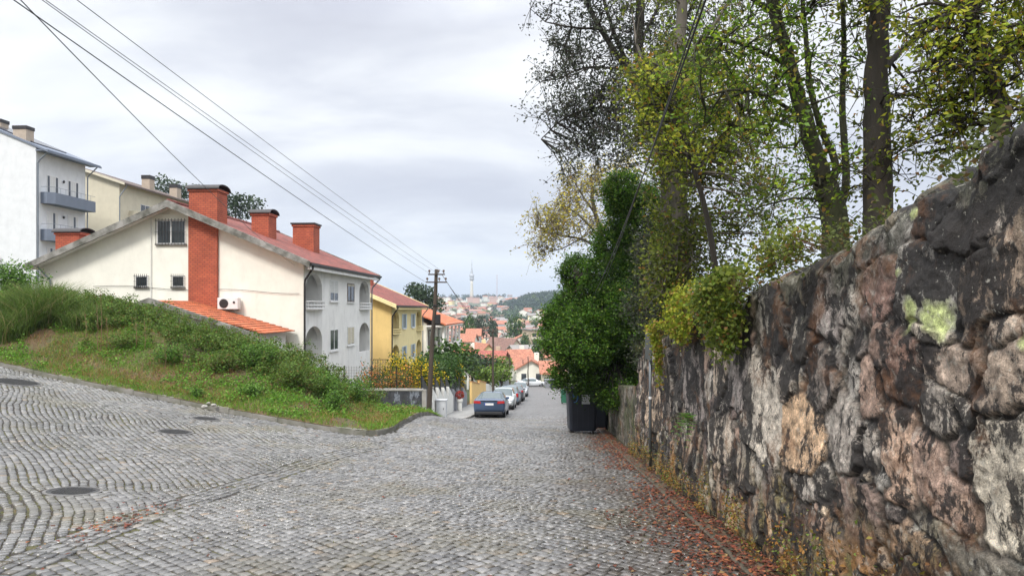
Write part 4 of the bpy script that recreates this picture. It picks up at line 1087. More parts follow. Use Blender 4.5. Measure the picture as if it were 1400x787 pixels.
# big bins
def big_bin(name, label, x, y, w, d, h, m, rz=0, paper=True, lidm=None):
    z = float(G0(x, y)); t = thing(name, label, 'bin', (x, y, z), rz)
    b = MB(); k = .86
    def ring(s, zz, r=.12, n=4):
        pts = []
        for cx, cy, a0 in ((w/2*s-r, d/2*s-r, 0), (-w/2*s+r, d/2*s-r, 90), (-w/2*s+r, -d/2*s+r, 180), (w/2*s-r, -d/2*s+r, 270)):
            for i in range(n+1):
                a = math.radians(a0+90*i/n); pts.append((cx+r*math.cos(a), cy+r*math.sin(a), zz))
        return pts
    rs = [ring(k, .1), ring(k+.03, .13), ring(.90, .16), ring(.955, .6*h), ring(1, h*.92), ring(1.05, h*.925), ring(1.05, h*.96), ring(.98, h*.965)]
    n = len(rs[0]); b.v = [p for r_ in rs for p in r_]
    for i in range(len(rs)-1):
        for j in range(n): b.f.append((i*n+j, i*n+(j+1) % n, (i+1)*n+(j+1) % n, (i+1)*n+j))
    b.f.append(tuple(range(n))); b.f.append(tuple(len(b.v)-n+i for i in range(n)))
    b.build('body', m, t)
    b = MB(); rs = [ring(1.06, h*.966), ring(1.07, h*.985), ring(.96, h*1.02), ring(.7, h*1.05)]
    b.v = [p for r_ in rs for p in r_]
    for i in range(3):
        for j in range(n): b.f.append((i*n+j, i*n+(j+1) % n, (i+1)*n+(j+1) % n, (i+1)*n+j))
    b.f.append(tuple(range(n))); b.f.append(tuple(len(b.v)-n+i for i in range(n)))
    b.build('lid', lidm or m, t)
    for i in range(5):
        if w < .7: break
        xx = -w*.36+w*.18*i; q = MB(); q.prism([(-d/2*.90-.012, .2), (-d/2*.955-.014, .6*h), (-d/2*.955+.03, .6*h), (-d/2*.9+.03, .2)], 'x', xx-.012, xx+.012); q.build('rib', m, t)
    for sx in (-1, 1):
        for sy in (-1, 1):
            q = MB(); q.lathe([(.08, -.03), (.09, -.015), (.09, .015), (.08, .03)], sides=14); o = q.build('wheel', DARKM, t); o.rotation_euler = (0, PI/2, 0); o.location = (sx*w*.34, sy*d*.33, .09)
    if paper:
        q = MB(); yy = -d/2*1.0+.012; q.quad((-.06, yy-.035, h*.68), (.22, yy-.03, h*.68), (.22, yy-.045, h*.89), (-.06, yy-.05, h*.89))
        o = q.build('paper_notice', mat('paper', (.62,.64,.66), (.5,.53,.56), 6, .7), t)
        q = MB()
        for i in range(9): 
            zz = h*(.69+.021*i); q.box(-.03+.0, .06, yy-.052, yy-.047, zz, zz+.008)
        gr = MB(); bl = mat('blue_scrawl', (.05,.22,.5), rough=.5)
        pts = [(-.36, .9), (-.33, .78), (-.29, .92), (-.25, .8), (-.22, .93), (-.19, .82), (-.24, .74), (-.33, .72)]
        gr.tube([(px_, yy-.04, h*pz_) for px_, pz_ in pts], .013, sides=4, cap=True); gr.build('blue_graffiti', bl, t)
    return t
NAVY = mat('navy_plastic', (.018,.022,.036), (.026,.03,.045), 2.5, .42, .1)
GREENP = mat('green_plastic', (.02,.12,.07), (.03,.14,.08), 2, .45)
x, y = hit(797, 592); big_bin('waste_bin', 'big dark navy waste container with a white notice, under the dense green tree', x, y+.5, 1.02, .95, 1.52, NAVY, .04)
x, y = hit(828, 588); big_bin('waste_bin', 'second dark container half hidden between the noticed bin and the wall', x-.1, y+1.1, .6, .9, 1.4, NAVY, .0, paper=False)
x, y = hit(772, 551.5); big_bin('waste_bin', 'small green wheeled bin farther down by the garden wall', x, y, .62, .7, 1.12, GREENP, .05, paper=False)
x, y = hit(779, 557); big_bin('waste_bin', 'blue-grey bin just in front of the green wheeled bin', x+.1, y-.5, .6, .7, 1.15, NAVY, .0, paper=False)

# ---- garden wall with black stains, wire fence, gates and stepped walls on the left pavement
def grime_wall():
    m = bpy.data.materials.new('stained_plaster'); t = NT(m); v = t.coord(); vs = t.coord((1, 1, .45))
    n = t.noise(vs, 1.5, 7, .7); n2 = t.noise(v, 6, 4)
    c = t.ramp(n, [(.44, (.010,.012,.018)), (.55, (.02,.024,.036)), (.59, (.22,.25,.30)), (.64, (.03,.034,.045)), (.8, (.06,.07,.08))])
    t.base(t.mix(.25, c, t.ramp(n2, [(.3, (.04,.04,.04)), (.7, (.2,.2,.2))]))); t.rough(.9)
    T = thing('graffiti_wall', 'low garden wall stained black and white with a pale coping, left of the tall pole', 'wall', (-4.35, 34.6, 0), ROT)
    zt = -2.32
    g = MB(); g.box(-5.2, 0, 0, .22, -4.6, zt); g.build('wall', m, T)
    g = MB(); g.box(-5.25, .04, -.04, .26, zt+.002, zt+.09); g.build('coping', KPALE, T)
    g = MB(); g.box(.002, .2, 0, .22, -4.6, zt+.05); g.build('end_pier', KPALE, T)
grime_wall()
def wire_fence():
    t = thing('wire_fence', 'rusty wire mesh fence with thin posts on the black stained wall', 'fence', (-4.35, 34.7, 0), ROT)
    z0, z1 = -2.2, -1.15
    for x in (-5, -3.8, -2.5, -1.25, -.05):
        g = MB(); g.tube([(x, 0, z0-.1), (x, 0, z1+.03)], .025, sides=6); g.build('post', DARKM, t)
    g = MB()
    for i in range(40): g.box(-5+i*.127, -5+i*.127+.008, -.004, .004, z0, z1)
    for i in range(8): g.box(-5, 0, -.005, .003, z0+.14*i, z0+.14*i+.008)
    g.build('wire_mesh', DARKM, t)
wire_fence()
WST = plaster('white_garden_wall', (.70,.70,.66), (.4,.39,.36), .4)
GST = plaster('grey_garden_wall', (.22,.23,.25), (.1,.1,.11), .5)
YST = plaster('yellow_garden_wall', (.72,.50,.20), (.45,.30,.14), .4)
OST = plaster('ochre_coping', (.45,.24,.10), (.3,.16,.08), .4)
def stepped(name, label, y0, y1, n, h0, h1, m, u=-6.28, th=.16, slope=.35, cat='wall', zcap=None, capm=None):
    """wall along the pavement in bays; each bay's top slopes down then the next steps"""
    t = thing(name, label, cat, (u+SD*y0, y0, 0), ROT)
    for k in range(n):
        a = (y1-y0)*k/n; b = (y1-y0)*(k+1)/n; za = float(G0(u+1.6+SD*(y0+a), y0+a)); zb_ = float(G0(u+1.6+SD*(y0+b), y0+b))
        g = MB(); g.prism([(a+.003, za-.9), (b-.003, zb_-.9), (b-.003, zb_+h1), (a+.003, za+h0)], 'x', -th, 0); g.build('wall_bay' if cat == 'wall' else 'fence_panel', m, t)
        if capm:
            g = MB(); g.prism([(a, za+h0+.002), (b-.004, zb_+h1+.002), (b-.004, zb_+h1+.09), (a, za+h0+.09)], 'x', -th-.05, .05); g.build('coping', capm, t)
    return t
stepped('white_wall', 'white garden wall stepping down the pavement in slanted bays behind the meter cabinet', 37.6, 45.6, 4, 1.75, 1.1, WST)
stepped('grey_wall', 'dark grey stepped garden wall after the white one, with the red pot', 45.7, 53, 3, 1.55, 1.05, GST)
stepped('black_fence', 'black sloping fence panels rising behind the stepped white and grey walls', 36.5, 55, 9, 2.35, 1.6, DARKM, u=-6.62, th=.05, cat='fence')
stepped('yellow_wall', 'yellow garden wall with a slanted ochre top edge beyond the black fence', 56, 68, 2, 1.8, 1.55, YST, capm=OST)
stepped('cream_wall', 'pale cream garden wall below the yellow one', 68.2, 84, 3, 1.5, 1.3, WST)
stepped('lower_grey_wall', 'grey garden wall low on the street behind the farthest parked cars', 84.2, 108, 4, 1.5, 1.2, GST)
# gate posts and the meter cabinet
y = 36.6; x = -6.2+SD*y; z = gz(x+.5, y)
t = thing('gate_post', 'slim white gate post at the near end of the stepped white wall', 'gate post', (x, y, z), ROT)
g = MB(); g.box(-.1, .1, -.1, .1, -.1, 1.55); g.build('shaft', WST, t); g = MB(); g.box(-.13, .13, -.13, .13, 1.552, 1.63); g.build('cap', KPALE, t)
y = 36.0; x = -6.35+SD*y
t = thing('grey_gate', 'dark slatted metal gate between the tall pole and the white gate post', 'gate', (x, 34.9, gz(x+.5, y)), ROT)
g = MB()
for i in range(9): g.box(-.02, .02, .1+i*.16, .1+i*.16+.11, .1, 1.25)
g.build('gate_leaf', mat('gate_grey', (.12,.13,.15), rough=.5, metal=.3), t); g = MB(); g.box(-.03, .03, .02, .08, -.1, 1.45); g.build('gate_frame', DARKM, t)
y = 38.6; x = -5.95+SD*y
t = thing('meter_cabinet', 'pale grey meter cabinet standing against the white stepped wall', 'cabinet', (x, y, gz(x, y)), ROT)
CAB = mat('cabinet_grey', (.50,.52,.54), (.42,.44,.46), 2, .5)
g = MB(); g.box(-.26, .26, -.2, .2, 0, .92); g.build('case', CAB, t, bevel=.015); g = MB(); g.box(-.3, .3, -.24, .24, .925, .98); g.build('top', CAB, t)
g = MB(); g.box(-.21, .21, -.222, -.203, .1, .86); d_ = g.build('door', CAB, t); g = MB(); g.box(.12, .15, -.24, -.223, .45, .55); g.build('handle', DARKM, d_)
y = 46.5; x = -6.0+SD*y
t = thing('potted_plant', 'round red flowering plant on a white pillar against the grey stepped wall', 'potted plant', (x, y, gz(x, y)), ROT)
g = MB(); g.lathe([(.16, 0), (.16, .5), (.22, .62), (.22, .75), (.17, .76)], sides=12); g.build('pot', WST, t)
rr = np.random.default_rng(3); c = rr.normal(size=(260, 3)); c /= np.linalg.norm(c, axis=1)[:, None]; c = c*.3*rr.uniform(.7, 1, (260, 1))+np.array([0, 0, 1.0])
V, Q, Cc = leaves(rr, c, .12, [((.5, .05, .03), 3), ((.35, .03, .03), 2), ((.06, .1, .02), 1)]); npmesh('flowers', V, Q, LEAF, t, col=Cc)

# stairs with railing at the yellow house
t = thing('garden_steps', 'concrete garden steps with thin railing between the white and the yellow house', 'steps', (-12.6, 55.0, gz(-12.6, 55)), ROT)
g = MB(); N_ = 10
for i in range(N_): g.box(-i*.3-.3, -i*.3, 0, 1.2, -1, .17*(i+1))
g.build('flight', CONC, t)
g = MB()
for zz in (.5, .75, 1.0): g.tube([(0, -.03, zz), (-3, -.03, zz+1.7)], .02, sides=5)
for i in range(0, N_+1, 2): g.tube([(-i*.3, -.03, .17*i), (-i*.3, -.03, .17*i+1.02)], .02, sides=5)
g.build('railing', DARKM, t)
t = thing('terrace_railing', 'dark metal railing round the small terrace in front of the yellow house', 'railing', (-10.6, 56.5, -1.9-1.5), ROT)
g = MB(); g.box(-2, 1.9, -.2, .1, -1.5, .1); g.build('slab', CONC, t)
g = MB()
for i in range(20): g.box(-1.95+i*.2, -1.93+i*.2, -.15, -.13, .1, 1.05)
g.box(-2, 1.9, -.16, -.12, 1.05, 1.1); g.build('bars', DARKM, t)

# ---- cars
TYRE = mat('tyre', (.015,.015,.016), rough=.9); RIM = mat('alloy', (.35,.36,.38), (.28,.28,.3), 5, .35, metal=.7)
CGLASS = mat('car_glass', (.045,.07,.075), (.055,.085,.09), .5, .06, spec=1.0); REDL = mat('tail_light', (.42,.012,.012), (.3,.01,.01), 8, .15, spec=.8)
HEADL = mat('head_light', (.5,.52,.55), rough=.1, spec=1.0); BLK = mat('black_plastic', (.02,.02,.022), rough=.6)
def car(label, x, y, rz, paint, kind='sedan', facing=1, group='cars parked along the left kerb'):
    """facing=1: tail towards the viewer"""
    L, W = (4.7, 1.84) if kind == 'sedan' else (4.05, 1.72)
    H = 1.44 if kind == 'sedan' else 1.50
    z0 = float(G0(x, y+2.0)); sl = (float(G0(x+SD*L, y+L))-float(G0(x, y)))/L
    t = thing('parked_car', label, 'car', (x+SD*2.2, y+L/2, z0-.02), 0, group)
    t.rotation_euler = (math.atan(sl), 0, ROT+rz+(0 if facing == 1 else 0))
    if facing == -1: t.rotation_euler = (-math.atan(sl), 0, ROT+rz+PI)
    # stations along the length from tail (0) to nose (L): belt height, roof height, half widths
    if kind == 'sedan':
        st = [(0.0,.50,.98,.98,.80,.80),(.10,.30,1.03,1.03,.90,.84),(.35,.26,1.05,1.06,.92,.80),(.62,.24,1.05,1.09,.92,.72),(1.35,.2,1.01,1.40,.92,.60),(1.75,.19,.99,1.44,.92,.61),(2.5,.19,.96,1.44,.92,.62),(2.95,.19,.95,1.38,.92,.61),(3.62,.2,.93,.97,.92,.70),(4.2,.22,.84,.86,.89,.72),(4.55,.26,.74,.76,.84,.70),(4.7,.34,.62,.63,.72,.60)]
        gl = (3, 7); front = (7,)
    else:
        st = [(0.0,.45,.95,.97,.74,.66),(.08,.28,.97,1.10,.82,.66),(.18,.24,.98,1.20,.84,.64),(.48,.22,.97,1.46,.86,.58),(1.0,.2,.95,1.50,.86,.60),(1.9,.19,.93,1.50,.86,.60),(2.35,.19,.92,1.42,.86,.60),(3.05,.2,.90,.96,.86,.68),(3.55,.22,.80,.83,.83,.68),(3.9,.28,.68,.71,.78,.62),(4.05,.36,.56,.57,.66,.55)]
        gl = (1, 6); front = (6,)
    secs = []
    for (yy, zb, zbelt, zroof, wb, wr) in st:
        half = [(wb*.86, zb), (wb*.97, zb+.10), (wb, (zb+zbelt)*.52), (wb*.985, zbelt-.10), (wb*.945, zbelt), (wr+.02, zroof-.05), (wr*.86, zroof-.005), (wr*.45, zroof+.015)]
        ring = [(-a, b) for a, b in half]+[(a, b) for a, b in reversed(half)]
        secs.append([(a, yy-L/2, b) for a, b in ring])
    n = len(secs[0])
    V = [p for s_ in secs for p in s_]; body = []; side = []; screen_r = []; screen_f = []
    for i in range(len(secs)-1):
        for j in range(n):
            f = (i*n+j, i*n+(j+1) % n, (i+1)*n+(j+1) % n, (i+1)*n+j)
            if j in (4, 10) and gl[0] <= i+ (1 if kind=='sedan' else 0) and i < gl[1]+0 and not (kind == 'sedan' and i < 3): side.append(f)
            elif j in (5, 6, 7, 8, 9) and ((kind == 'sedan' and i == 3) or (kind != 'sedan' and i in (1, 2))): screen_r.append(f)
            elif j in (5, 6, 7, 8, 9) and i == front[0]: screen_f.append(f)
            else: body.append(f)
    body.append(tuple(range(n))); body.append(tuple((len(secs)-1)*n+j for j in reversed(range(n))))
    def part(nm, faces, m, bev=0):
        used = sorted({i for f in faces for i in f}); mp = {v: k for k, v in enumerate(used)}
        q = MB(); q.v = [V[i] for i in used]; q.f = [tuple(mp[i] for i in f) for f in faces]; return q.build(nm, m, t, smooth=(nm == 'body'))
    bo = part('body', body, paint)
    for pgn in bo.data.polygons: pgn.use_smooth = True
    part('side_windows', side, CGLASS); part('rear_window', screen_r, CGLASS); part('windscreen', screen_f, CGLASS)
    # door pillars
    for s_ in (-1, 1):
        q = MB(); i = 5; a = st[i]; zb_, zr, wb, wr = a[2], a[3], a[4]*.945, a[5]+.02
        q.prism([(s_*(wb+.004), zb_), (s_*(wr+.006), zr-.05), (s_*(wr-.02), zr-.05), (s_*(wb-.03), zb_)], 'y', a[0]-L/2-.05, a[0]-L/2+.05); q.build('pillar', BLK, t)
        q = MB(); q.box(s_*.88-.09 if s_ > 0 else -.97, s_*.88+.09 if s_ > 0 else -.79, L*.66-L/2, L*.66-L/2+.12, .96, 1.10) if kind == 'sedan' else q.box(s_*.83-.09, s_*.83+.09, L*.62-L/2, L*.62-L/2+.12, .93, 1.07)
        q.build('wing_mirror', paint, t, bevel=.02)
        for yy in (.17*L+.05, .80*L+.02):
            wv = MB(); wv.lathe([(.22, -.1), (.31, -.11), (.325, -.06), (.325, .06), (.31, .11), (.22, .1)], sides=24); wh_ = wv.build('wheel', TYRE, t); wh_.rotation_euler = (0, PI/2, 0); wh_.location = (s_*(W/2-.13), yy-L/2, .325)
            rv = MB(); rv.lathe([(.215, -.112), (.21, -.118), (.05, -.105), (.02, -.112)], sides=20); rv.lathe([(.215, .112), (.21, .118), (.05, .105), (.02, .112)], sides=20); r_ = rv.build('rim', RIM, wh_)
            ar = MB(); pts = [(yy-L/2+.385*math.cos(PI*k/10), .33+.385*math.sin(PI*k/10)) for k in range(11)]
            xw = W/2+.004; ar.prism([(p_[0], p_[1]) for p_ in pts], 'x', s_*(xw-.02), s_*(xw-.1)); ar.build('wheel_arch', BLK, t)
        # lights
        q = MB()
        if kind == 'sedan':
            q.prism([(s_*.46, .80), (s_*.89, .83), (s_*.885, .97), (s_*.5, .96)], 'y', -L/2-.012, -L/2+.22)
        else: q.box(min(s_*.62, s_*.80), max(s_*.62, s_*.80), -L/2-.015, -L/2+.15, .66, .96)
        q.build('tail_light', REDL, t, bevel=.01)
        q = MB(); zz = .62 if kind == 'sedan' else .60; q.prism([(s_*.42, zz-.03), (s_*.76, zz), (s_*.8, zz+.13), (s_*.5, zz+.1)], 'y', L/2-.32, L/2-.06); q.build('headlight', HEADL, t, bevel=.01)
    q = MB(); q.box(-W/2*.86, W/2*.86, -L/2+.25, L/2-.3, .13, .34); q.build('underbody', BLK, t)
    q = MB(); q.box(-.26, .26, -L/2-.02, -L/2-.008, .72, .84); pl = q.build('number_plate', FRAMEW, t)
    q = MB(); q.box(-.262, -.215, -L/2-.024, -L/2-.0205, .722, .838); q.build('blue_band', mat('plate_blue', (.02,.06,.4)), pl)
    q = MB(); q.box(-W/2*.84, W/2*.84, -L/2-.03, -L/2+.3, .2, .36); q.build('rear_bumper', BLK, t, bevel=.02)
    q = MB(); q.box(-W/2*.80, W/2*.80, L/2-.4, L/2-.02, .2, .38); q.build('front_bumper', BLK, t, bevel=.02)
    q = MB(); q.box(-.26, .26, L/2-.02, L/2+.012, .42, .53); q.build('number_plate', FRAMEW, t)
    if kind == 'sedan':
        q = MB(); q.box(-.5, .5, -L/2-.01, -L/2+.02, .985, 1.005); q.build('trunk_trim', RIM, t)
    return t
def paint(n, c, c2=None, r=.28): return mat(n, c, c2 or tuple(k*.93 for k in c), .8, r, coat=.6, metal=.25)
kx = lambda y: ULEFT+SD*y+.12+.92
car('dark blue-grey saloon parked nearest, tail towards the viewer', kx(41), 41, 0, paint('slate_blue_paint', (.055,.09,.165)))
car('pale silver hatchback parked second in the row, just beyond the dark saloon', kx(49.5)+.1, 49.5, 0, paint('silver_paint', (.5,.53,.54)), 'hatch', -1)
car('steel blue hatchback third in the row of parked cars', kx(56)+.15, 56, 0, paint('steel_blue_paint', (.16,.22,.30)), 'hatch')
car('dark grey car fourth in the row of parked cars', kx(62.5)+.2, 62.5, 0, paint('grey_paint', (.10,.11,.13)))
car('light grey car at the far end of the row of parked cars', kx(74)+.2, 74, 0, paint('light_grey_paint', (.42,.44,.47)), 'hatch', -1)
x, y = hit(727, 528.5); q = car('white car parked crosswise at the bottom of the street', x-.2, y-2, 0, paint('white_paint', (.7,.72,.74)), 'sedan', 1, None); q.rotation_euler = (0, 0, -1.25)
x, y = hit(752, 530)
for k in range(2):
    x, y = hit(749+8*k, 530+k); big_bin('waste_bin', ('left' if k == 0 else 'right')+' dark container of the pair at the bottom right of the street', x, y, 1.1, .9, 1.35, NAVY if k else GST, 0, paper=False)
# ================================================================== the town below
def hipbox(t, W, L, zb, e, rise, wall, roof, gable='y', ov=.5, win=None, chim=False):
    g = MB()
    if gable == 'y': g.prism([(-W/2, zb), (W/2, zb), (W/2, e), (0, e+rise), (-W/2, e)], 'y', -L/2, L/2)
    else: g.prism([(-L/2, zb), (L/2, zb), (L/2, e), (0, e+rise), (-L/2, e)], 'x', -W/2, W/2)
    g.build('wall', wall, t)
    g = MB(); a, b = (W/2, L/2) if gable == 'y' else (L/2, W/2); s = rise/a; th = .25
    for q in (-1, 1):
        g.prism([(0, e+rise+th), (q*(a+ov), e-ov*s+th), (q*(a+ov), e-ov*s+.02), (0, e+rise+.02)], 'y' if gable == 'y' else 'x', -b-ov, b+ov)
    g.build('roof', roof, t)
    if chim:
        g = MB(); g.box(W*.15, W*.15+.9, L*.1, L*.1+.9, e, e+rise+1.0); g.build('chimney', wall, t)
    if win:
        nf, nw = win
        for k in range(nf):
            for i in range(nw):
                xx = -W/2+W*(i+.5)/nw; zz = e-1.9-2.9*k
                g = MB(); g.box(xx-.45, xx+.45, -L/2-.03, -L/2+.05, zz, zz+1.15); g.build('window', GLASS, t)
def townhouse(px, d, ey, wpx, L, rise, wall, roof, label, gable='x', rz=0., win=None, H=6.5, name='town_house', group=None, chim=False, ground=None):
    """house whose eave line sits on photo row ey at distance d"""
    x = (px-HX)/F*d; e = P(px, ey, d).z; zg = float(far_z(x, d))
    W = wpx/F*d
    zb = min(zg-1, e-H)
    t = thing(name, label, 'house', (x, d, zb), rz, group)
    hipbox(t, W, L, 0, e-zb, rise, wall, roof, gable, win=win, chim=chim)
    return t
ROOFS = dict(orange=tilemat('town_orange', (.42,.17,.10), (.34,.13,.08), (.2,.1,.07)), red=tilemat('town_red', (.36,.10,.07), (.28,.08,.06), (.15,.07,.05)),
             brown=tilemat('town_brown', (.24,.13,.10), (.19,.11,.09), (.12,.08,.07)), grey=mat('town_grey_roof', (.27,.25,.24), (.2,.19,.18), .5, .9), pink=tilemat('town_pink', (.42,.25,.2), (.36,.2,.16), (.25,.13,.1)))
WALLS = dict(white=WHITE, cream=CREAM, yellow=YEL2, grey=mat('town_grey_wall', (.42,.42,.42), (.35,.35,.34), .5, .9), beige=mat('town_beige', (.5,.4,.29), (.43,.34,.25), .5, .9), pink=mat('town_pink_wall', (.55,.36,.29), (.5,.32,.26), .5, .9))
near = [ # px, d, eave row, width px, depth, rise, wall, roof, gable, rz, windows, label
 (725, 133, 501, 38, 12, 1.5, 'white', 'orange', 'y', 0, (1, 2), 'white gabled house with orange roof facing up the street at its bottom'),
 (751, 126, 507, 22, 9, 1.6, 'cream', 'orange', 'x', 0, (2, 2), 'small cream house with orange roof at the right of the street bottom'),
 (709, 165, 494, 30, 12, 2.6, 'white', 'orange', 'x', .25, (1, 3), 'white house with wide orange roof behind the white gabled house'),
 (670, 150, 500, 42, 14, 3.0, 'beige', 'red', 'x', -.15, (1, 3), 'beige house under a broad dark red roof behind the lower pole'),
 (713, 200, 485, 30, 14, 2.6, 'cream', 'grey', 'x', .3, None, 'house with a large plain grey roof above the orange roofs'),
 (688, 215, 479, 26, 16, 3.6, 'cream', 'brown', 'y', .5, (1, 2), 'house with grey-brown ridge roof left of the large grey roof'),
 (658, 190, 483, 26, 12, 2.6, 'yellow', 'orange', 'y', .35, (2, 2), 'bright yellow gabled house with orange roof above the beige house'),
 (642, 170, 486, 16, 10, 2.0, 'white', 'orange', 'y', .2, (2, 2), 'narrow white house with small orange roof left of the yellow gable'),
 (640, 230, 466, 20, 10, 2.2, 'white', 'orange', 'x', -.1, (2, 3), 'white house with orange roof just right of the balcony house'),
 (690, 255, 472, 22, 12, 2.4, 'cream', 'pink', 'x', .2, None, 'house with pinkish roof behind the grey-brown ridge roof'),
 (763, 175, 487, 22, 12, 2.4, 'pink', 'orange', 'x', 0, (1, 2), 'house with orange-red roof at the right against the dense tree'),
 (748, 215, 487, 16, 10, 2.0, 'cream', 'orange', 'x', .1, None, 'low orange roofed house below the beige flats'),
 (648, 520/2, 458, 18, 10, 2.2, 'grey', 'orange', 'x', 0, (2, 2), 'grey house with orange roof above the pale street trees'),
 (622, 150, 487, 26, 12, 2.4, 'white', 'orange', 'x', .1, (2, 3), 'white house with orange roof peeking over the green hedge'),
]
for (px, d, ey, w, L, ri, wa, ro, ga, rz, wi, lab) in near:
    townhouse(px, d, ey, w, L, ri, WALLS[wa], ROOFS[ro], lab, ga, rz, wi, chim=(d < 200))
# flats and the long hall
t = thing('apartment_block', 'beige four-storey flats with long balconies beyond the orange roofs, at the right of the street', 'apartment building', ((735-HX)/F*300, 300, -24), .25)
g = MB(); g.box(-4.5, 5.5, -6, 8, 0, 17.2); g.build('wall', WALLS['beige'], t)
g = MB(); g.box(-5, 6, -6.6, 8.4, 17.21, 17.6); g.build('roof', ROOFS['grey'], t)
for k in range(4):
    zz = 14.4-k*3.0; g = MB(); g.box(-4.6, 5.6, -7.3, -6.01, zz-1.0, zz-.1); g.build('balcony', WALLS['cream'], t)
    for i in range(4): g = MB(); g.box(-4+i*2.5, -2.4+i*2.5, -6.04, -5.9, zz, zz+1.6); g.build('window', GLASS, t)
t = thing('long_hall', 'long low white hall with pale green roof in the valley left of the flats', 'hall', ((702-HX)/F*340, 340, -24), .12)
hipbox(t, 13, 12, 0, 8.2, 1.2, WHITE, mat('pale_green_roof', (.34,.42,.38), rough=.8), 'x')
t = thing('white_building', 'plain white flat-roofed building between the long hall and the beige flats', 'building', ((713-HX)/F*320, 320, -24), .1)
g = MB(); g.box(-4, 4, -5, 5, 0, 10.6); g.build('wall', WHITE, t); g = MB(); g.box(-4.2, 4.2, -5.2, 5.2, 10.61, 10.9); g.build('roof', ROOFS['grey'], t)
for i in range(3): g = MB(); g.box(-3+i*2.2, -1.8+i*2.2, -5.05, -4.9, 7.5, 8.8); g.build('window', GLASS, t)

rng = np.random.default_rng(21)
wnames = ['white', 'white', 'white', 'white', 'white', 'cream', 'yellow', 'grey', 'beige', 'pink']; rnames = ['orange', 'orange', 'orange', 'red', 'pink', 'brown', 'grey']
bands = [(300, 430, 28, 'beyond the long hall'), (430, 650, 56, 'on the lower slope'), (650, 950, 66, 'half way up the slope'), (950, 1400, 74, 'high on the far slope'), (1500, 2080, 70, 'on the skyline ridge')]
placed = []
protos = {}
def wooded(x, y): return ((x-75)/105)**2+((y-1290)/260)**2 < 1 or (x > 150 and y > 1150 and y < 1700)
for bi, (d0, d1, n, where) in enumerate(bands):
    k = 0; tries = 0
    while k < n and tries < 4000:
        tries += 1
        d = rng.uniform(d0, d1); px = rng.uniform(585, 790); x = (px-HX)/F*d
        if wooded(x, d): continue
        W = rng.uniform(8, 14)*(1 if d < 900 else 1.25)
        if any(abs(x-a) < (W+w_)*.52 and abs(d-b) < 15 for a, b, w_ in placed): continue
        if 620 < px < 720 and 400 < d < 430 and rng.random() < .7: continue
        placed.append((x, d, W)); k += 1
        L = rng.uniform(8, 12); H = rng.choice([4.5, 6.5, 7.5, 9.0]) if d < 900 else rng.choice([6, 8, 10, 13.])
        wa = wnames[rng.integers(len(wnames))]; ro = rnames[rng.integers(len(rnames))]
        zg = float(far_z(x, d)); ga = 'x' if rng.random() < .65 else 'y'; rise = rng.uniform(1.6, 2.6); rz = rng.uniform(-.5, .5)
        size = 'low' if H < 5 else 'tall' if H > 8.5 else 'two-storey'
        kind = 'gable end showing' if ga == 'y' else 'long roof side showing'
        if bi < 3: side_ = 'at left' if px < 650 else 'at right' if px > 715 else 'mid-way'
        else: side_ = 'left of tower' if px < 640 else 'right of tower' if px < 700 else 'at right'
        lab = f'{size} {wa} house, {ro} roof, {kind}, {where}, {side_}'.replace('gable end showing', 'gable end on').replace('long roof side showing', 'eaves on')
        wds = lab.split()
        t = thing('town_house', lab, 'house', (x, d, zg-1), rz, f'houses {where}')
        hipbox(t, W, L, 0, H+1, rise, WALLS[wa], ROOFS[ro], ga, win=((2, 3) if bi == 0 and H > 5 else (1, 2) if bi == 1 else None))
# telecom tower and masts on the ridge
t = thing('broadcast_tower', 'tall pale concrete tower with a bulge and thin antenna on the skyline', 'tower', ((645-HX)/F*1900, 1900, float(far_z(-106, 1900))-2))
CT = mat('tower_concrete', (.62,.60,.52), (.55,.53,.47), .2, .85); CT2 = mat('tower_grey', (.42,.44,.47), rough=.7)
zt = lambda py: P(645, py, 1900).z-t.location.z
g = MB(); g.lathe([(5.2, 0), (4.3, zt(400)), (3.5, zt(388)), (3.4, zt(384))], sides=20); g.build('shaft', CT, t, smooth=True)
g = MB(); g.lathe([(3.4, zt(384)), (5.8, zt(382)), (6.0, zt(380)), (5.2, zt(379.5)), (5.2, zt(378.5)), (6.8, zt(378)), (6.6, zt(376)), (3.5, zt(374.5)), (3.3, zt(371))], sides=20); g.build('platform', CT2, t)
g = MB(); g.lathe([(2.2, zt(371)), (1.8, zt(366)), (1.0, zt(365.8)), (.9, zt(360)), (.5, zt(359.8)), (.3, zt(355))], sides=8); g.build('antenna', CT2, t)
def mast(label, px, d, ptop, w, m):
    z = float(far_z((px-HX)/F*d, d)); t = thing('lattice_mast', label, 'mast', ((px-HX)/F*d, d, z-1)); h = P(px, ptop, d).z-z
    g = MB(); n = 16
    for sx in (-1, 1):
        for sy in (-1, 1): g.tube([(sx*w, sy*w, 0), (sx*w*.3, sy*w*.3, h)], w*.10, sides=4)
    for k in range(n):
        z0 = h*k/n; z1 = h*(k+1)/n; a = w*(1-.7*k/n); b = w*(1-.7*(k+1)/n)
        for s in (-1, 1): g.tube([(-a, s*a, z0), (b, s*b, z1)], w*.06, sides=3); g.tube([(s*a, -a, z0), (s*b, b, z1)], w*.06, sides=3)
    g.build('lattice', m, t)
mast('tall thin red and white lattice mast right of the tower', 679.5, 1700, 375, 1.6, mat('mast_red', (.5,.3,.3), rough=.7))
mast('short grey lattice mast between the tower and the thin mast', 668, 1750, 399, 2.2, CT2)

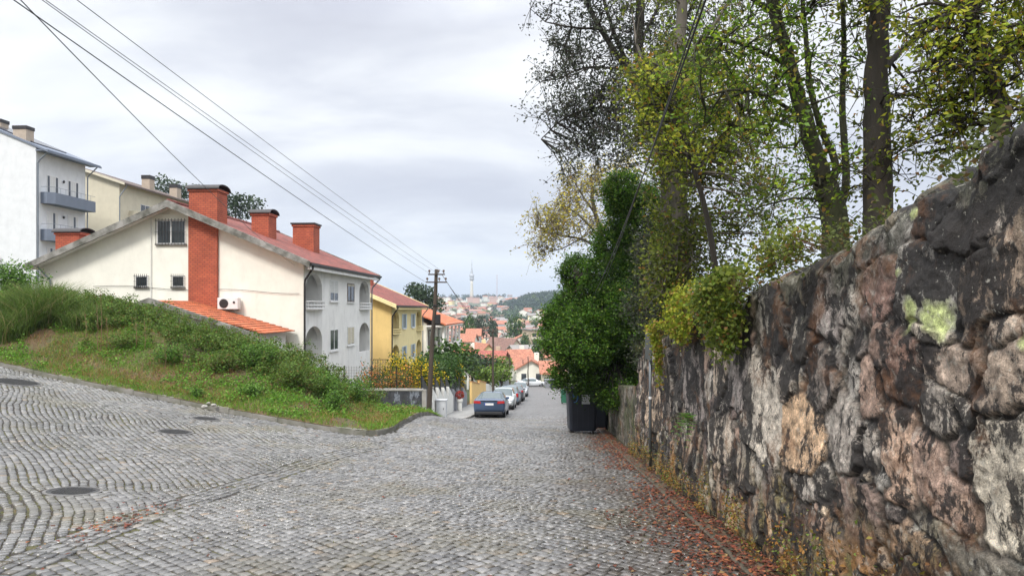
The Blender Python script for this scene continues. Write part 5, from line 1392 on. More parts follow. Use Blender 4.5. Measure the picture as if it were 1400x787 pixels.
# woods on the far hill, and far tree lines
def wood(name, label, fn, n, size, pal, seed, count):
    r = np.random.default_rng(seed); parts = []
    xs, ys, hs, rs = fn(r, n)
    zs = far_z(xs, ys)
    C = []
    for x, y, z, h, rd in zip(xs, ys, zs, hs, rs):
        q = r.normal(size=(count, 3)); q /= np.linalg.norm(q, axis=1)[:, None]; q *= r.uniform(.55, 1, (count, 1))
        C.append(np.array([x, y, z+h*.55])+q*np.array([rd, rd, h*.5]))
    V, Q, c = leaves(r, np.concatenate(C), size, pal, .8)
    o = npmesh(name, V, Q, LEAFD, None, col=c); tag(o, label, 'wood', kind='stuff'); return o
def hillfn(r, n):
    x = np.concatenate([r.normal(72, 52, n), r.uniform(120, 480, n//2)]); y = np.concatenate([r.normal(1270, 85, n), r.normal(1450, 90, n//2)])
    return x, y, r.uniform(9, 17, len(x)), r.uniform(5, 9, len(x))
DG = [((.022,.05,.022), 3), ((.03,.065,.025), 2), ((.045,.085,.03), 1)]
wood('hill_wood', 'dark wooded hill on the skyline right of the tower', hillfn, 420, 3.4, DG, 31, 70)
wood('slope_wood', 'green belt of trees at the foot of the wooded hill', lambda r, n: (r.uniform(-45, 95, n), r.normal(1010, 45, n), r.uniform(7, 13, n), r.uniform(5, 8, n)), 130, 2.8, [((.06,.11,.04), 2), ((.04,.08,.03), 2), ((.09,.13,.05), 1)], 32, 60)
wood('ridge_trees', 'thin line of dark trees along the ridge around the tower', lambda r, n: ((r.uniform(600, 690, n)-HX)/F*2120, r.normal(2120, 20, n), r.uniform(9, 19, n), r.uniform(4, 8, n)), 70, 3.6, DG, 33, 40)
wood('right_wood', 'green trees among houses on the far right slope', lambda r, n: ((r.uniform(690, 790, n)-HX)/F*1100, r.normal(1110, 35, n), r.uniform(7, 12, n), r.uniform(5, 8, n)), 70, 2.8, [((.06,.11,.04), 2), ((.04,.08,.03), 2)], 34, 50)
# single trees between the houses
def town_tree_proto(seed, pal, cone=False):
    r = np.random.default_rng(seed); t = thing('town_tree', '', 'tree', (0, 0, 0)); n = 900
    q = r.normal(size=(n, 3)); q /= np.linalg.norm(q, axis=1)[:, None]; q *= (r.uniform(.5, 1, (n, 1)))
    lob = r.normal(size=(9, 3))*.32; q = q*.62+lob[r.integers(9, size=n)]
    C = q*np.array([1, 1, .85])+np.array([0, 0, 1.25])
    V, Q, c = leaves(r, C, .17, pal, .75); npmesh('crown', V, Q, LEAFD, t, col=c)
    m = MB(); m.tube([(0, 0, -.3), (.03, 0, .5), (-.03, .02, 1.2)], .08, .04, sides=6); m.tube([(.02, 0, .5), (.3, .1, 1.3)], .045, .02, sides=5); m.tube([(.02, 0, .55), (-.3, -.1, 1.35)], .045, .02, sides=5); m.build('trunk', WOODP, t); return t
G1 = [((.035,.075,.015), 3), ((.055,.11,.02), 3), ((.09,.15,.03), 1)]; G2 = [((.10,.17,.02), 3), ((.14,.20,.03), 2), ((.06,.11,.02), 1)]; G3 = [((.03,.055,.025), 3), ((.045,.075,.03), 2)]
pr = [town_tree_proto(1, G1), town_tree_proto(2, G2), town_tree_proto(3, G3)]
used = [False]*3
def put_tree(kind, px, py, d, s, label, group='trees in the town below'):
    t = pr[kind] if not used[kind] else copy_tree(pr[kind]); used[kind] = True
    # py is the row of the crown's centre; the trunk base rests on the ground when the ground is lower
    x = (px-HX)/F*d; zc = P(px, py, d).z; zg = float(far_z(x, d)) if d > 120 else zc-1.3*s
    sz = max(s, (zc-zg)/1.3*.9) if d < 320 else s
    t.location = (x, d, zc-1.25*s); t.scale = (s, s, s); t['label'] = label; t['group'] = group; t.rotation_euler = (0, 0, px*.37)
    if zc-1.25*s > zg+.3: t.scale = (s, s, (zc-zg)/1.25); t.location = (x, d, zg)
for a in ((0, 706, 450, 345, 5.2, 'round bright green tree between the long hall and the far roofs'), (0, 642, 451, 300, 4.2, 'round green tree right of the orange balcony house roof'), (2, 654, 452, 330, 3.4, 'dark narrow tree right of the round green one at the left'),
          (0, 612, 489, 58, 2.3, 'big green garden tree beside the balcony house'), (0, 602, 503, 52, 1.6, 'dense green garden shrub tree above the black fence'), (2, 620, 500, 66, 2.1, 'dark green garden tree behind the yellow flowering shrub'),
          (1, 667, 512, 72, 1.5, 'bright light green street tree left of the thin dark pole'), (1, 686, 511, 76, 1.6, 'bright light green street tree right of the thin dark pole'), (2, 645, 497, 78, 1.9, 'palm-like dark garden tree behind the cream wall'),
          (2, 654, 503, 84, 2.0, 'grey-green tree next to the palm-like one'), (1, 683, 497, 95, 1.8, 'pale olive tree above the two bright street trees'), (0, 733, 482, 180, 2.4, 'green tree among the orange roofs right of the grey roof'),
          (0, 717, 469, 290, 3.0, 'green tree in front of the white flat-roofed building'), (2, 676, 455, 330, 3.6, 'dark tree left of the round bright green one in the valley'), (0, 740, 478, 220, 3.0, 'bushy green tree in front of the beige flats'),
          (0, 760, 470, 240, 3.8, 'green tree right of the beige flats'), (0, 598, 512, 47, 1.3, 'green garden hedge bush over the black fence panels')):
    put_tree(*a)
r = np.random.default_rng(44); k = 0
while k < 52:
    d = r.uniform(330, 1350); px = r.uniform(590, 785); x = (px-HX)/F*d
    if any(abs(x-a) < w_*.62+2 and abs(d-b) < 10 for a, b, w_ in placed): continue
    kd = int(r.integers(3)); s = r.uniform(2.5, 5.5)*(1 if d < 700 else 1.4)
    t = copy_tree(pr[kd]); t.location = (x, d, float(far_z(x, d))-.5); t.scale = (s, s, s*r.uniform(.9, 1.3)); t.rotation_euler = (0, 0, r.uniform(0, 6))
    t['label'] = ('mid green', 'light green', 'dark green')[kd]+' small tree between the '+('nearer valley' if d < 650 else 'upper slope' if d < 1000 else 'highest')+' houses, seen far off'; t['group'] = 'trees in the town below'; k += 1
# trees behind the house roofs
for px, py, d, s_, lab in ((237, 264, 120, 3.2, 'dark tree top showing left of the big brick chimney'), (322, 288, 110, 2.6, 'dark tree top showing between the two left brick chimneys'), (582, 402, 110, 2.3, 'small dark tree against the sky left of the tall pole top')):
    x = (px-HX)/F*d; zc = P(px, py, d).z; zg = float(far_z(x, d)); t = thing('tall_tree', lab, 'tree', (x, d, zg), 0, 'trees behind the house roofs')
    r = np.random.default_rng(px); n = 1500; h = zc-zg; lob = r.normal(size=(12, 3))*.5; q = r.normal(size=(n, 3)); q /= np.linalg.norm(q, axis=1)[:, None]; q = q*r.uniform(.3, .75, (n, 1))+lob[r.integers(12, size=n)]
    V, Q, c = leaves(r, q*np.array([s_, s_, s_*.8])+np.array([0, 0, h]), .42, G3, .7); npmesh('crown', V, Q, LEAFD, t, col=c)
    m = MB(); m.tube([(0, 0, -.5), (.1, 0, h*.5), (0, 0, h)], .3, .1, sides=7)
    for k in range(5): a_ = k*1.25; m.tube([(0, 0, h*.75), (math.cos(a_)*s_*.5, math.sin(a_)*s_*.5, h+.2*s_)], .1, .03, sides=5)
    m.build('trunk', WOODP, t)
# ================================================================== vegetation near the viewer
def stuffmesh(name, label, parts, m=LEAF, cat='undergrowth'):
    V, Q, C = merge(parts); o = npmesh(name, V, Q, m, None, col=C)
    tag(o, label, cat, kind='stuff'); return o
def bank_points(rng, n, x0=-30, x1=-2.6, y0=17, y1=34, dmin=.25, dmax=9, dens=None):
    xs = []; 
    while sum(len(a[0]) for a in xs) < n:
        x = rng.uniform(x0, x1, n); y = rng.uniform(y0, y1, n)
        k = inside(LOTPOLY, x, y); x, y = x[k], y[k]
        D, _ = nearest(LOT_EDGE, x, y); k = (D > dmin) & (D < dmax); x, y, D = x[k], y[k], D[k]
        if dens is not None: k = rng.random(len(x)) < dens(x, y, D); x, y, D = x[k], y[k], D[k]
        xs.append((x, y, D))
    x, y, D = (np.concatenate([a[i] for a in xs])[:n] for i in range(3))
    return x, y, D, lot_z(x, y)
def build_bank_plants():
    rng = np.random.default_rng(77)
    GR = [((.10,.22,.02), 5), ((.16,.29,.03), 4), ((.22,.31,.04), 2), ((.30,.22,.07), 1.2)]
    DRYG = [((.36,.24,.10), 3), ((.26,.13,.05), 3), ((.16,.08,.03), 2), ((.14,.19,.04), 1.5)]
    # short grass: thick by the kerb, patchy with bare reddish soil higher up
    def d1(x, y, D): return np.clip((fbm(x*.9, y*.9, 3, 101)-.38)*6+np.clip(1.2-D, 0, 1), .06, 1)*np.clip(1.6-D/6, .4, 1)
    x, y, D, z = bank_points(rng, 125000, dmin=.04, dmax=7, dens=d1)
    a = blades(rng, x, y, z-.02, .13, .012, GR, .8)
    x, y, D, z = bank_points(rng, 26000, dmin=.3, dmax=7.5, dens=lambda x, y, D: np.clip((fbm(x*.7+9, y*.7, 3, 102)-.42)*5, .03, 1))
    b = blades(rng, x, y, z-.02, .24, .012, DRYG, 1.1)
    stuffmesh('grass', 'patchy green and straw coloured grass on the roadside bank', [a, b], LEAF, 'grass')
    # low broad-leaved weeds
    x, y, D, z = bank_points(rng, 42000, dmin=.15, dmax=7, dens=lambda x, y, D: np.clip((fbm(x*1.3, y*1.3, 3, 103)-.47)*8, .01, 1))
    h = np.abs(rng.normal(0, .09, len(x)))
    w1 = leaves(rng, np.stack([x, y, z+.03+h], 1), .075, [((.10,.24,.02), 3), ((.16,.31,.04), 3), ((.06,.13,.02), 1)], .6, .1)
    stuffmesh('weeds', 'low bright green weeds and clover scattered over the bank', [w1])
    # tall grass clumps
    def clumpgrass(cx, cy, n, r, h, w, pal, lean=.7):
        a = rng.uniform(0, 2*PI, n); q = r*np.sqrt(rng.random(n)); x = cx+q*np.cos(a); y = cy+q*np.sin(a)
        return blades(rng, x, y, lot_z(x, y)-.03, h, w, pal, lean)
    TG = [((.10,.17,.035), 4), ((.15,.22,.05), 3), ((.07,.12,.02), 2), ((.26,.22,.10), 1)]
    t = None
    for (px, y, n, r, h, lab) in ((55, 26.5, 4200, .95, 1.25, 'big clump of tall arching green grass at the left end of the bank'), (5, 25.5, 3500, 1.1, 1.1, 'broad clump of tall grass at the very left edge of the photo'), (110, 26.5, 1700, .7, .8, 'smaller tall grass clump right of the biggest one')):
        x = (px-HX)/F*y
        V, Q, C = clumpgrass(x, y, n, r, h, .022, TG, .75)
        o = npmesh('tall_grass', V, Q, LEAF, None, col=C); tag(o, lab, 'grass clump', 'clumps of tall grass on the bank')
    # brambles: arching stems covered in leaves along the crest and slope
    st = MB(); Cs = []; Ss = []
    def dens(x, y, D): return np.clip((D-2.2)/2.0, .02, 1)*np.clip((fbm(x*.6+4, y*.6, 3, 105)-.34)*5, .05, 1)
    x, y, D, z = bank_points(rng, 1500, dmin=1.4, dmax=8.5, x0=-19, dens=dens)
    C = []
    for i in range(len(x)):
        L = rng.uniform(.4, 1.15)*(.45+.75*min(1, D[i]/5)); a = rng.uniform(0, 2*PI); k = 8
        arch = rng.uniform(.35, .8)*L
        pts = [Vector((x[i]+math.cos(a)*L*.55*t_, y[i]+math.sin(a)*L*.55*t_, z[i]+arch*(1.9*t_-1.1*t_*t_))) for t_ in np.linspace(0, 1.15, k)]
        if i % 2 == 0: st.tube(pts, .006, .002, sides=3, cap=False)
        for p in pts[1:]:
            C.append(np.array(p)[None]+rng.normal(0, .06, (11, 3)))
    C = np.concatenate(C); BR = [((.07,.12,.02), 5), ((.12,.18,.03), 4), ((.14,.25,.045), 2), ((.2,.13,.04), .6)]
    V, Q, c = leaves(rng, C, .075, BR, .65, .25)
    t = npmesh('brambles', V, Q, LEAF, None, col=c); tag(t, 'thick tangle of dark green brambles along the crest of the bank', 'brambles', kind='stuff')
    o = st.build('stems', mat('bramble_stem', (.12,.06,.035), (.08,.07,.03), 5), t)
    o['kind'] = 'stuff'
    # single weeds and bushes standing out
    def bush(px, py, d, r, h, n, pal, label, size=.07, name='bush', group='bushes on the bank'):
        x = (px-HX)/F*d; zg = gz(x, d); th = thing(name, label, 'bush', (x, d, zg), 0, group)
        m = MB(); C = []
        for k in range(int(10+r*14)):
            a = rng.uniform(0, 2*PI); q = rng.uniform(.2, 1)*r; hh = h*rng.uniform(.6, 1.05)*(1-.35*(q/r)**2)
            pts = [Vector((math.cos(a)*q*(t_**1.3), math.sin(a)*q*(t_**1.3), hh*t_)) for t_ in np.linspace(0, 1, 6)]
            m.tube(pts, .012, .003, sides=4, cap=False)
            for j, p in enumerate(pts[1:]): C.append(np.array(p)[None]+rng.normal(0, 1, (max(3, n//60), 3))*np.array([r*.17, r*.17, h*.1]))
        C = np.concatenate(C); C[:, 2] = np.maximum(C[:, 2], .02)
        V, Q, c = leaves(rng, C, size, pal, .6, .2); npmesh('foliage', V, Q, LEAF, th, col=c); m.build('stems', MATS['bramble_stem'], th)
        return th
    BR2 = [((.08,.18,.025), 3), ((.15,.28,.045), 3), ((.045,.10,.018), 2)]
    for a in ((405, 0, 23.6, 1.0, .95, 1500, BR, 'dark green bramble bush on the lower bank in front of the house corner'), (445, 0, 24.5, .9, .85, 1400, BR2, 'lighter green leafy bush where the bank drops below the house corner'),
              (350, 0, 24.6, .9, 1.0, 1400, BR2, 'bright green bush on the bank under the orange annex roof edge'), (485, 0, 26, .7, .95, 1100, BR2, 'loose green weed bush below the far downpipe of the white house'), (300, 0, 24, .8, .7, 1100, BR, 'dark low bush on the middle of the bank crest'),
              (235, 0, 24.5, .9, .6, 1000, BR2, 'mid green bush on the bank crest under the small barred window'), (510, 0, 27.5, .6, .7, 800, BR, 'small dark bush by the black stained wall'), (170, 0, 25, .8, .6, 1000, BR, 'low dark bush on the bank left of the annex'), (345, 0, 22, .5, .45, 700, BR2, 'small bright weed clump low on the bank near the kerb'),
              (270, 0, 21.6, .35, .3, 500, BR2, 'tiny bright weed clump beside the stones on the bank'), (455, 0, 21.5, .6, .6, 900, BR2, 'leafy green clump on the lower bank facing the street')):
        bush(*a)
    OF = [((.65,.22,.05), 4), ((.70,.36,.14), 2), ((.06,.11,.02), 7), ((.09,.15,.03), 4)]
    for (px, d, lab) in ((507, 35.5, 'orange flowering bush left in the garden above the black wall'), (527, 36.5, 'orange flowering bush in the middle of the garden behind the wire mesh'), (548, 36.2, 'orange flowering bush nearest the tall pole')):
        bush(px, 0, d, .9, 2.5, 2200, OF, lab, .10, 'flowering_bush', 'orange flowering bushes behind the wire fence')
    YF = [((.80,.58,.03), 4), ((.7,.5,.04), 1), ((.06,.12,.015), 4), ((.10,.16,.02), 2)]
    for (px, d, lab) in ((545, 45, 'yellow flowering hedge bush, left one before the yellow house'), (564, 45.5, 'yellow flowering hedge bush, middle one before the yellow house'), (582, 45.5, 'yellow flowering hedge bush touching the tall pole')):
        x = (px-HX)/F*d
        bush(px, 0, d, 1.15, 2.9, 2600, YF, lab, .13, 'flowering_hedge', 'yellow flowering hedge bushes')
    bush(627, 0, 52, .55, 3.0, 1600, [((.75,.5,.02), 3), ((.1,.16,.02), 2)], 'slim yellow flowering shrub above the stepped walls', .12, 'flowering_shrub', None)
    HG = [((.03,.075,.012), 3), ((.05,.11,.02), 3)]
    for (px, d, h, r, lab) in ((576, 47, 3.0, 1.0, 'dark green hedge bush right behind the yellow flowers'), (590, 48, 3.2, 1.2, 'dark green hedge bush behind the tall pole'), (607, 49, 3.6, 1.3, 'tall dense green bush above the black fence')):
        bush(px, 0, d, r, h, 3200, HG, lab, .13, 'hedge_bush', 'dark hedge bushes in the yellow house garden')
    # far-left shrubs by the boundary wall
    for (px, d, h, r, lab) in ((20, 33, 1.7, 1.3, 'light green garden shrub behind the tall grass at the left edge'), (52, 34, 1.4, 1.2, 'dark green shrub under the low left eave of the white house'), (80, 33, 1.1, 1.0, 'green shrub just left of the white gable wall')):
        bush(px, 0, d, r, h, 2200, BR2 if px < 40 else HG, lab, .11, 'garden_shrub', 'shrubs at the left end of the white house')
    # dry stalks
    for k, (px, d, h) in enumerate(((133, 24.6, 1.7), (138, 24.8, 2.1), (146, 24.9, 1.1), (186, 25, .9), (198, 25, 1.0), (226, 24, .8), (117, 25, 1.2))):
        x = (px-HX)/F*d; m = MB(); z = gz(x, d)
        m.tube([(x, d, z), (x+.03, d, z+h*.5), (x-.04, d+.02, z+h)], .012, .004, sides=4)
        for j in range(7): zz = z+h*(.4+.08*j); m.tube([(x, d, zz), (x+rng.uniform(-.12, .12), d+rng.uniform(-.1, .1), zz+.16)], .005, .002, sides=3)
        o = m.build('dry_stalk', mat('dry_stem', (.22,.13,.07), (.14,.08,.04), 6)); tag(o, ('tall' if h > 1.5 else 'short')+' dry brown stalk rising from the bank before the white gable', 'plant stalk', 'dry plant stalks on the bank crest')
    # stones on the bank
    for k, (px, py) in enumerate(((285, 553), (292, 556), (279, 557))):
        x, y = hit(px, py, lambda x, y: float(lot_z(x, y)), 10); z = float(lot_z(x, y)); bm = bmesh.new(); bmesh.ops.create_icosphere(bm, subdivisions=2, radius=.05+.012*k)
        for v in bm.verts: v.co *= rng.uniform(.75, 1.15)
        me = bpy.data.meshes.new('stone'); bm.to_mesh(me); bm.free(); o = link('stone', me, KPALE); o.location = (x, y, z+.03); o.scale = (1.3, 1, .7)
        tag(o, 'small pale rubble stone lying on the bank just above the kerb', 'stone', 'rubble stones by the kerb')
build_bank_plants()

# ---- fallen leaves on the cobbles
def fallen():
    rng = np.random.default_rng(9)
    n = 11000
    y = 4+40*rng.random(n)**1.9; u = URIGHT-.02-np.abs(rng.normal(0, .55, n))-.0
    k = (fbm(u*1.6, y*.8, 3, 111)+.22*(u-1.0) > .54) | (rng.random(n) < .07) | ((u > 1.55) & (rng.random(n) < .4)); u, y = u[k], y[k]
    u2 = rng.uniform(-6, 1.5, 380); y2 = rng.uniform(5, 26, 380); k = fbm(u2, y2, 2, 112) > .5; u2, y2 = u2[k], y2[k]
    # a few gathered on the crease at the left
    px = rng.normal(170, 45, 170); py = 712-(px-170)*.33+rng.normal(0, 7, 170); h = [hit(a, b) for a, b in zip(px, py)]
    X = np.concatenate([u+SD*y, u2+SD*y2, [q[0] for q in h]]); Y = np.concatenate([y, y2, [q[1] for q in h]])
    Z = G0(X, Y)+.012+rng.uniform(0, .015, len(X))+np.where(X-SD*Y > URIGHT-.3, .04, 0)
    C = np.stack([X, Y, Z], 1)
    n = len(X); a = rng.uniform(0, 2*PI, n); s = rng.uniform(.03, .075, n); asp = rng.uniform(.4, .7, n)
    dx, dy = np.cos(a)*s/2, np.sin(a)*s/2; wx, wy = -dy*asp, dx*asp
    V = np.stack([np.stack([X-dx, Y-dy, Z], 1), np.stack([X+wx, Y+wy, Z+rng.uniform(0, .02, n)], 1), np.stack([X+dx, Y+dy, Z+rng.uniform(0, .012, n)], 1), np.stack([X-wx, Y-wy, Z+rng.uniform(0, .02, n)], 1)], 1)
    pal = np.array([(.17,.05,.03), (.10,.035,.022), (.25,.09,.04), (.06,.028,.018), (.22,.14,.06)]); c = pal[rng.choice(5, n, p=[.33, .25, .17, .17, .08])]*rng.uniform(.7, 1.3, (n, 1))
    o = npmesh('fallen_leaves', V.reshape(-1, 3), np.arange(n*4).reshape(n, 4), DRY, None, col=np.repeat(c, 4, 0))
    tag(o, 'reddish brown fallen leaves along the foot of the stone wall', 'leaves', kind='stuff')
    # moss tufts in the joints
    n = 26000; u = rng.uniform(-9, 1.9, n); y = rng.uniform(5, 15, n); X = u+SD*y; k = (fbm(X*.8, y*.8, 3, 113)-.02*u > .56) & ~inside(NEARC, X, y); X, y = X[k], y[k]
    V, Q, C = blades(rng, X, y, G0(X, y)-.02, .035, .008, [((.13,.14,.02), 2), ((.16,.10,.03), 2)], .8)
    o = npmesh('moss_tufts', V, Q, LEAF, None, col=C); tag(o, 'tiny moss and grass tufts in the joints between the setts', 'moss', kind='stuff')
fallen()

# ---- trees
BARK = mat('dark_bark', (.045,.036,.028), (.022,.02,.016), 1.5, .9, .7, stretch=(3,3,.7), detail=8, bscale=14)
BARKM = mat('mossy_bark', (.04,.045,.018), (.03,.025,.018), 1.2, .9, .8, stretch=(3,3,1), detail=8, bscale=14)
BARKG = mat('grey_bark', (.16,.14,.12), (.09,.08,.065), 1.5, .9, .6, stretch=(3,3,.6), detail=8, bscale=14)
def wob(a, b, n, amp, rng):
    a, b = Vector(a), Vector(b); pts = []
    for k in range(n+1):
        t = k/n; p = a.lerp(b, t)
        if 0 < k < n: p += Vector(rng.normal(0, amp, 3))
        pts.append(p)
    return pts
def make_tree(label, base, limbs, clumps, pal, bark, seed, leafsize=.07, name='tree', group=None, twigs=7, twl=.55, perclump=60, spread=.16, leafm=LEAF, cat='tree', aspect=.55, up=.2, hide=None, shell=0., twr=.006):
    """limbs: (points, r0, r1), first is the trunk; clumps: (centre, radii, count) volumes that twigs and leaves fill"""
    rng = np.random.default_rng(seed); base = Vector(base)
    t = thing(name, label, cat, base, 0, group)
    m = MB(); skel = []
    for pts, r0, r1 in limbs:
        pts = [Vector(p)-base for p in pts]
        # densify with a smooth curve
        q = smooth_poly([tuple(p) for p in pts], 2) if len(pts) > 2 else np.array([tuple(p) for p in pts])
        q = q+rng.normal(0, r0*.12, q.shape)*np.linspace(0, 1, len(q))[:, None]
        m.tube(q, r0, r1, sides=10 if r0 > .08 else 6, bulge=.07)
        qq = resample(q, .25)
        if r0 > .02: skel.append(qq[max(1, len(qq)//5):])
    SK = np.concatenate(skel); C = []; TN = []; tw = MB()
    for c, rad, cnt in clumps:
        c = np.array(Vector(c)-base); rad = np.array(rad)
        for _ in range(cnt):
            v = rng.normal(size=3); v /= np.linalg.norm(v); v *= (shell+(1-shell)*rng.random()**.5)
            p = c+v*rad
            d2 = ((SK-p)**2).sum(1)+.8*np.maximum(0, SK[:, 2]-p[2])**2; j = int(np.argmin(d2)); s0 = SK[j]
            L = np.linalg.norm(p-s0)
            if L > .25:
                k = max(3, int(L/.35)); mid = (s0+p)/2+np.array([0, 0, .12*L])+rng.normal(0, .06*L, 3)
                pts = [(1-u)**2*s0+2*u*(1-u)*mid+u*u*p for u in np.linspace(0, 1, k)]
                pts = [q+rng.normal(0, .02, 3) for q in pts]; pts[0] = s0
                m.tube(pts, min(.04, .010+.010*L), twr, sides=5, cap=False)
            tone = rng.uniform(.65, 1.4)
            for _ in range(twigs):
                d = rng.normal(size=3); d[2] += .15; d /= np.linalg.norm(d); l = twl*rng.uniform(.5, 1.2)
                e = p+d*l+np.array([0, 0, -.08*l]); mdp = p+d*l*.5+rng.normal(0, .04*l, 3)
                tw.tube([p, mdp, e], twr, twr*.4, sides=3, cap=False)
                k = max(1, int(perclump/twigs)); u = rng.choice([.3, .5, .7, .85, 1.0, 1.05], k)[:, None]+rng.normal(0, .03, (k, 1)); TN += [tone]*k
                C.append(p+(mdp-p)*u*2*(u < .5)+((mdp-p)+(e-mdp)*(u-.5)*2)*(u >= .5)+rng.normal(0, spread*l, (k, 3)))
    C = np.concatenate(C)
    V, Q, c = leaves(rng, C, leafsize, pal, aspect, up); c = c*np.repeat(np.array(TN), 4)[:, None]
    m.build('trunk', bark, t, smooth=True)
    if tw.v: tw.build('twigs', bark, t)['kind'] = 'stuff'
    npmesh('crown', V, Q, leafm, t, col=c)
    print(label[:40], len(C)); return t
def W(px, py, d): return tuple(P(px, py, d))
def R(d, wpx, hpx, depth): return (wpx/F*d, depth, hpx/F*d)
def groundp(px, d):
    x = (px-HX)/F*d; o = x-SD*d-URIGHT
    z = float(walltop(min(d, 17.6)))-.22 if d < 17.6 else float(G0(URIGHT+SD*d, d))+1.45
    return (x, d, z+.05*o-.1)
YG = [((.27,.33,.03), 4), ((.38,.38,.04), 3), ((.16,.23,.025), 3), ((.36,.20,.04), .6)]
OL = [((.14,.18,.03), 4), ((.22,.25,.035), 3), ((.08,.11,.02), 3), ((.26,.14,.04), .7)]
GRN = [((.16,.27,.025), 4), ((.27,.36,.03), 3), ((.09,.17,.02), 3), ((.28,.22,.04), 1)]
DKB = [((.06,.075,.05), 4), ((.09,.105,.065), 3), ((.025,.03,.022), 2)]
PALE = [((.42,.36,.06), 4), ((.50,.44,.10), 2), ((.27,.27,.06), 2), ((.38,.25,.07), 1)]
DENSE = [((.055,.135,.012), 4), ((.09,.19,.018), 3), ((.035,.08,.010), 3), ((.16,.25,.03), 1.4)]

# straight dark trunk behind the wall
d = 7.2
g0 = groundp(1200, d)
make_tree('dark straight-trunked tree standing behind the wall, thickest trunk of all', g0,
  [([g0, W(1201, 260, d), W(1197, 150, d), W(1202, 60, d), W(1200, -60, d), W(1195, -260, d), W(1200, -420, d)], .155, .06),
   ([W(1203, 100, d), W(1240, 60, d+.3), W(1290, 30, d+.4), W(1330, 30, d+.3)], .035, .012), ([W(1197, 20, d), W(1150, -60, d-.2), W(1100, -140, d)], .04, .012), ([W(1215, 130, d), W(1260, 130, d+.2), W(1310, 118, d+.3)], .02, .008),
   ([W(1200, -60, d), W(1290, -160, d+.4)], .05, .02)],
  [(W(1190, 250, d), R(d, 60, 50, .5), 8), (W(1215, 120, d+.2), R(d, 90, 110, .9), 8), (W(1200, -80, d), R(d, 190, 110, 1.6), 40), (W(1200, -300, d), R(d, 240, 150, 2), 46), (W(1200, 10, d+.6), R(d, 120, 60, .8), 8)],
  OL+[((.14,.14,.02), 2)], BARK, 201, .06, perclump=46, twl=.42)
# forked mossy tree
d = 7.6
g1 = groundp(1143, d)
make_tree('forked tree with mossy leaning trunks rising just behind the wall top', g1,
  [([g1, W(1142, 285, d), W(1128, 250, d)], .15, .12), ([W(1138, 270, d), W(1118, 225, d), W(1102, 165, d), W(1078, 90, d), W(1060, 20, d), W(1040, -80, d), (W(1010, -240, d))], .105, .04),
   ([W(1135, 262, d), W(1146, 225, d+.1), W(1122, 180, d+.1), W(1105, 110, d+.15), W(1100, 30, d+.2), W(1090, -80, d+.2)], .05, .02),
   ([W(1145, 290, d+.2), W(1158, 260, d+.2), W(1155, 200, d+.25), W(1150, 130, d+.3), W(1155, 60, d+.3), W(1150, -50, d+.3)], .05, .02),
   ([W(1102, 165, d), W(1050, 130, d-.1), W(1000, 120, d-.2), W(960, 135, d-.2)], .025, .008), ([W(1078, 90, d), W(1020, 60, d), W(960, 50, d)], .03, .008), ([W(1060, 20, d), W(1000, -20, d)], .03, .01)],
  [(W(1110, 250, d), R(d, 70, 60, .5), 8), (W(1050, 150, d-.1), R(d, 105, 90, .8), 24), (W(1000, 70, d), R(d, 110, 80, .8), 22), (W(1080, 20, d), R(d, 100, 80, .8), 14), (W(1130, 100, d+.3), R(d, 70, 90, .6), 6), (W(1050, -120, d), R(d, 170, 100, 1.4), 40), (W(1070, 275, d+.5), R(d, 80, 40, .5), 6)],
  GRN, BARKM, 202, .058, perclump=60, twl=.40)
# right tree with yellow-green foliage
d = 6.2
g2 = groundp(1362, d)
make_tree('leaning tree with yellow-green foliage at the right edge above the wall', g2,
  [([g2, W(1365, 190, d), W(1372, 150, d), W(1352, 100, d), W(1328, 30, d), W(1315, -60, d), W(1300, -240, d)], .085, .03), ([W(1352, 100, d), W(1400, 60, d+.2), W(1470, 20, d+.2)], .04, .015), ([W(1340, 70, d), W(1290, 90, d-.1), W(1240, 100, d-.1)], .02, .006), ([W(1325, 20, d), W(1270, 0, d), W(1230, 20, d)], .02, .006), ([W(1360, 130, d), W(1420, 150, d)], .02, .006)],
  [(W(1330, 100, d), R(d, 70, 50, .6), 22), (W(1290, 50, d), R(d, 60, 50, .5), 17), (W(1390, 60, d), R(d, 70, 70, .7), 22), (W(1380, 150, d), R(d, 60, 35, .5), 10), (W(1300, 160, d+.3), R(d, 60, 40, .5), 9), (W(1330, -60, d), R(d, 150, 70, .9), 34), (W(1450, 0, d), R(d, 80, 90, .9), 22), (W(1280, 190, d+.5), R(d, 70, 35, .5), 9)],
  YG, BARK, 203, .06, perclump=58, twl=.36, aspect=.42)
# ivy-clad tree, middle
d = 11.5
g3 = groundp(932, d)
make_tree('tall tree thickly clad in ivy above the end of the stone wall', g3,
  [([g3, W(932, 350, d), W(926, 270, d), W(935, 180, d), W(925, 90, d), W(935, 0, d), W(930, -120, d), W(940, -280, d)], .16, .05), ([W(926, 270, d), W(980, 200, d-.2), W(1020, 150, d-.3)], .05, .015), ([W(935, 180, d), W(890, 110, d), W(870, 60, d)], .05, .015), ([W(925, 90, d), W(985, 30, d), W(1020, -60, d)], .05, .02)],
  [(W(935, 330, d), R(d, 50, 95, .9), 56), (W(930, 210, d), R(d, 62, 75, 1.0), 46), (W(900, 140, d), R(d, 58, 60, 1), 34), (W(990, 230, d), R(d, 75, 90, 1.1), 30), (W(1015, 310, d), R(d, 55, 50, .9), 14), (W(960, 100, d), R(d, 95, 60, 1), 42), (W(915, 400, d), R(d, 35, 40, .6), 18), (W(940, -40, d), R(d, 130, 80, 1.2), 34), (W(960, -200, d), R(d, 160, 100, 1.5), 30)],
  OL+[((.11,.14,.02), 3)], BARKG, 204, .07, perclump=95, twl=.42, spread=.22)
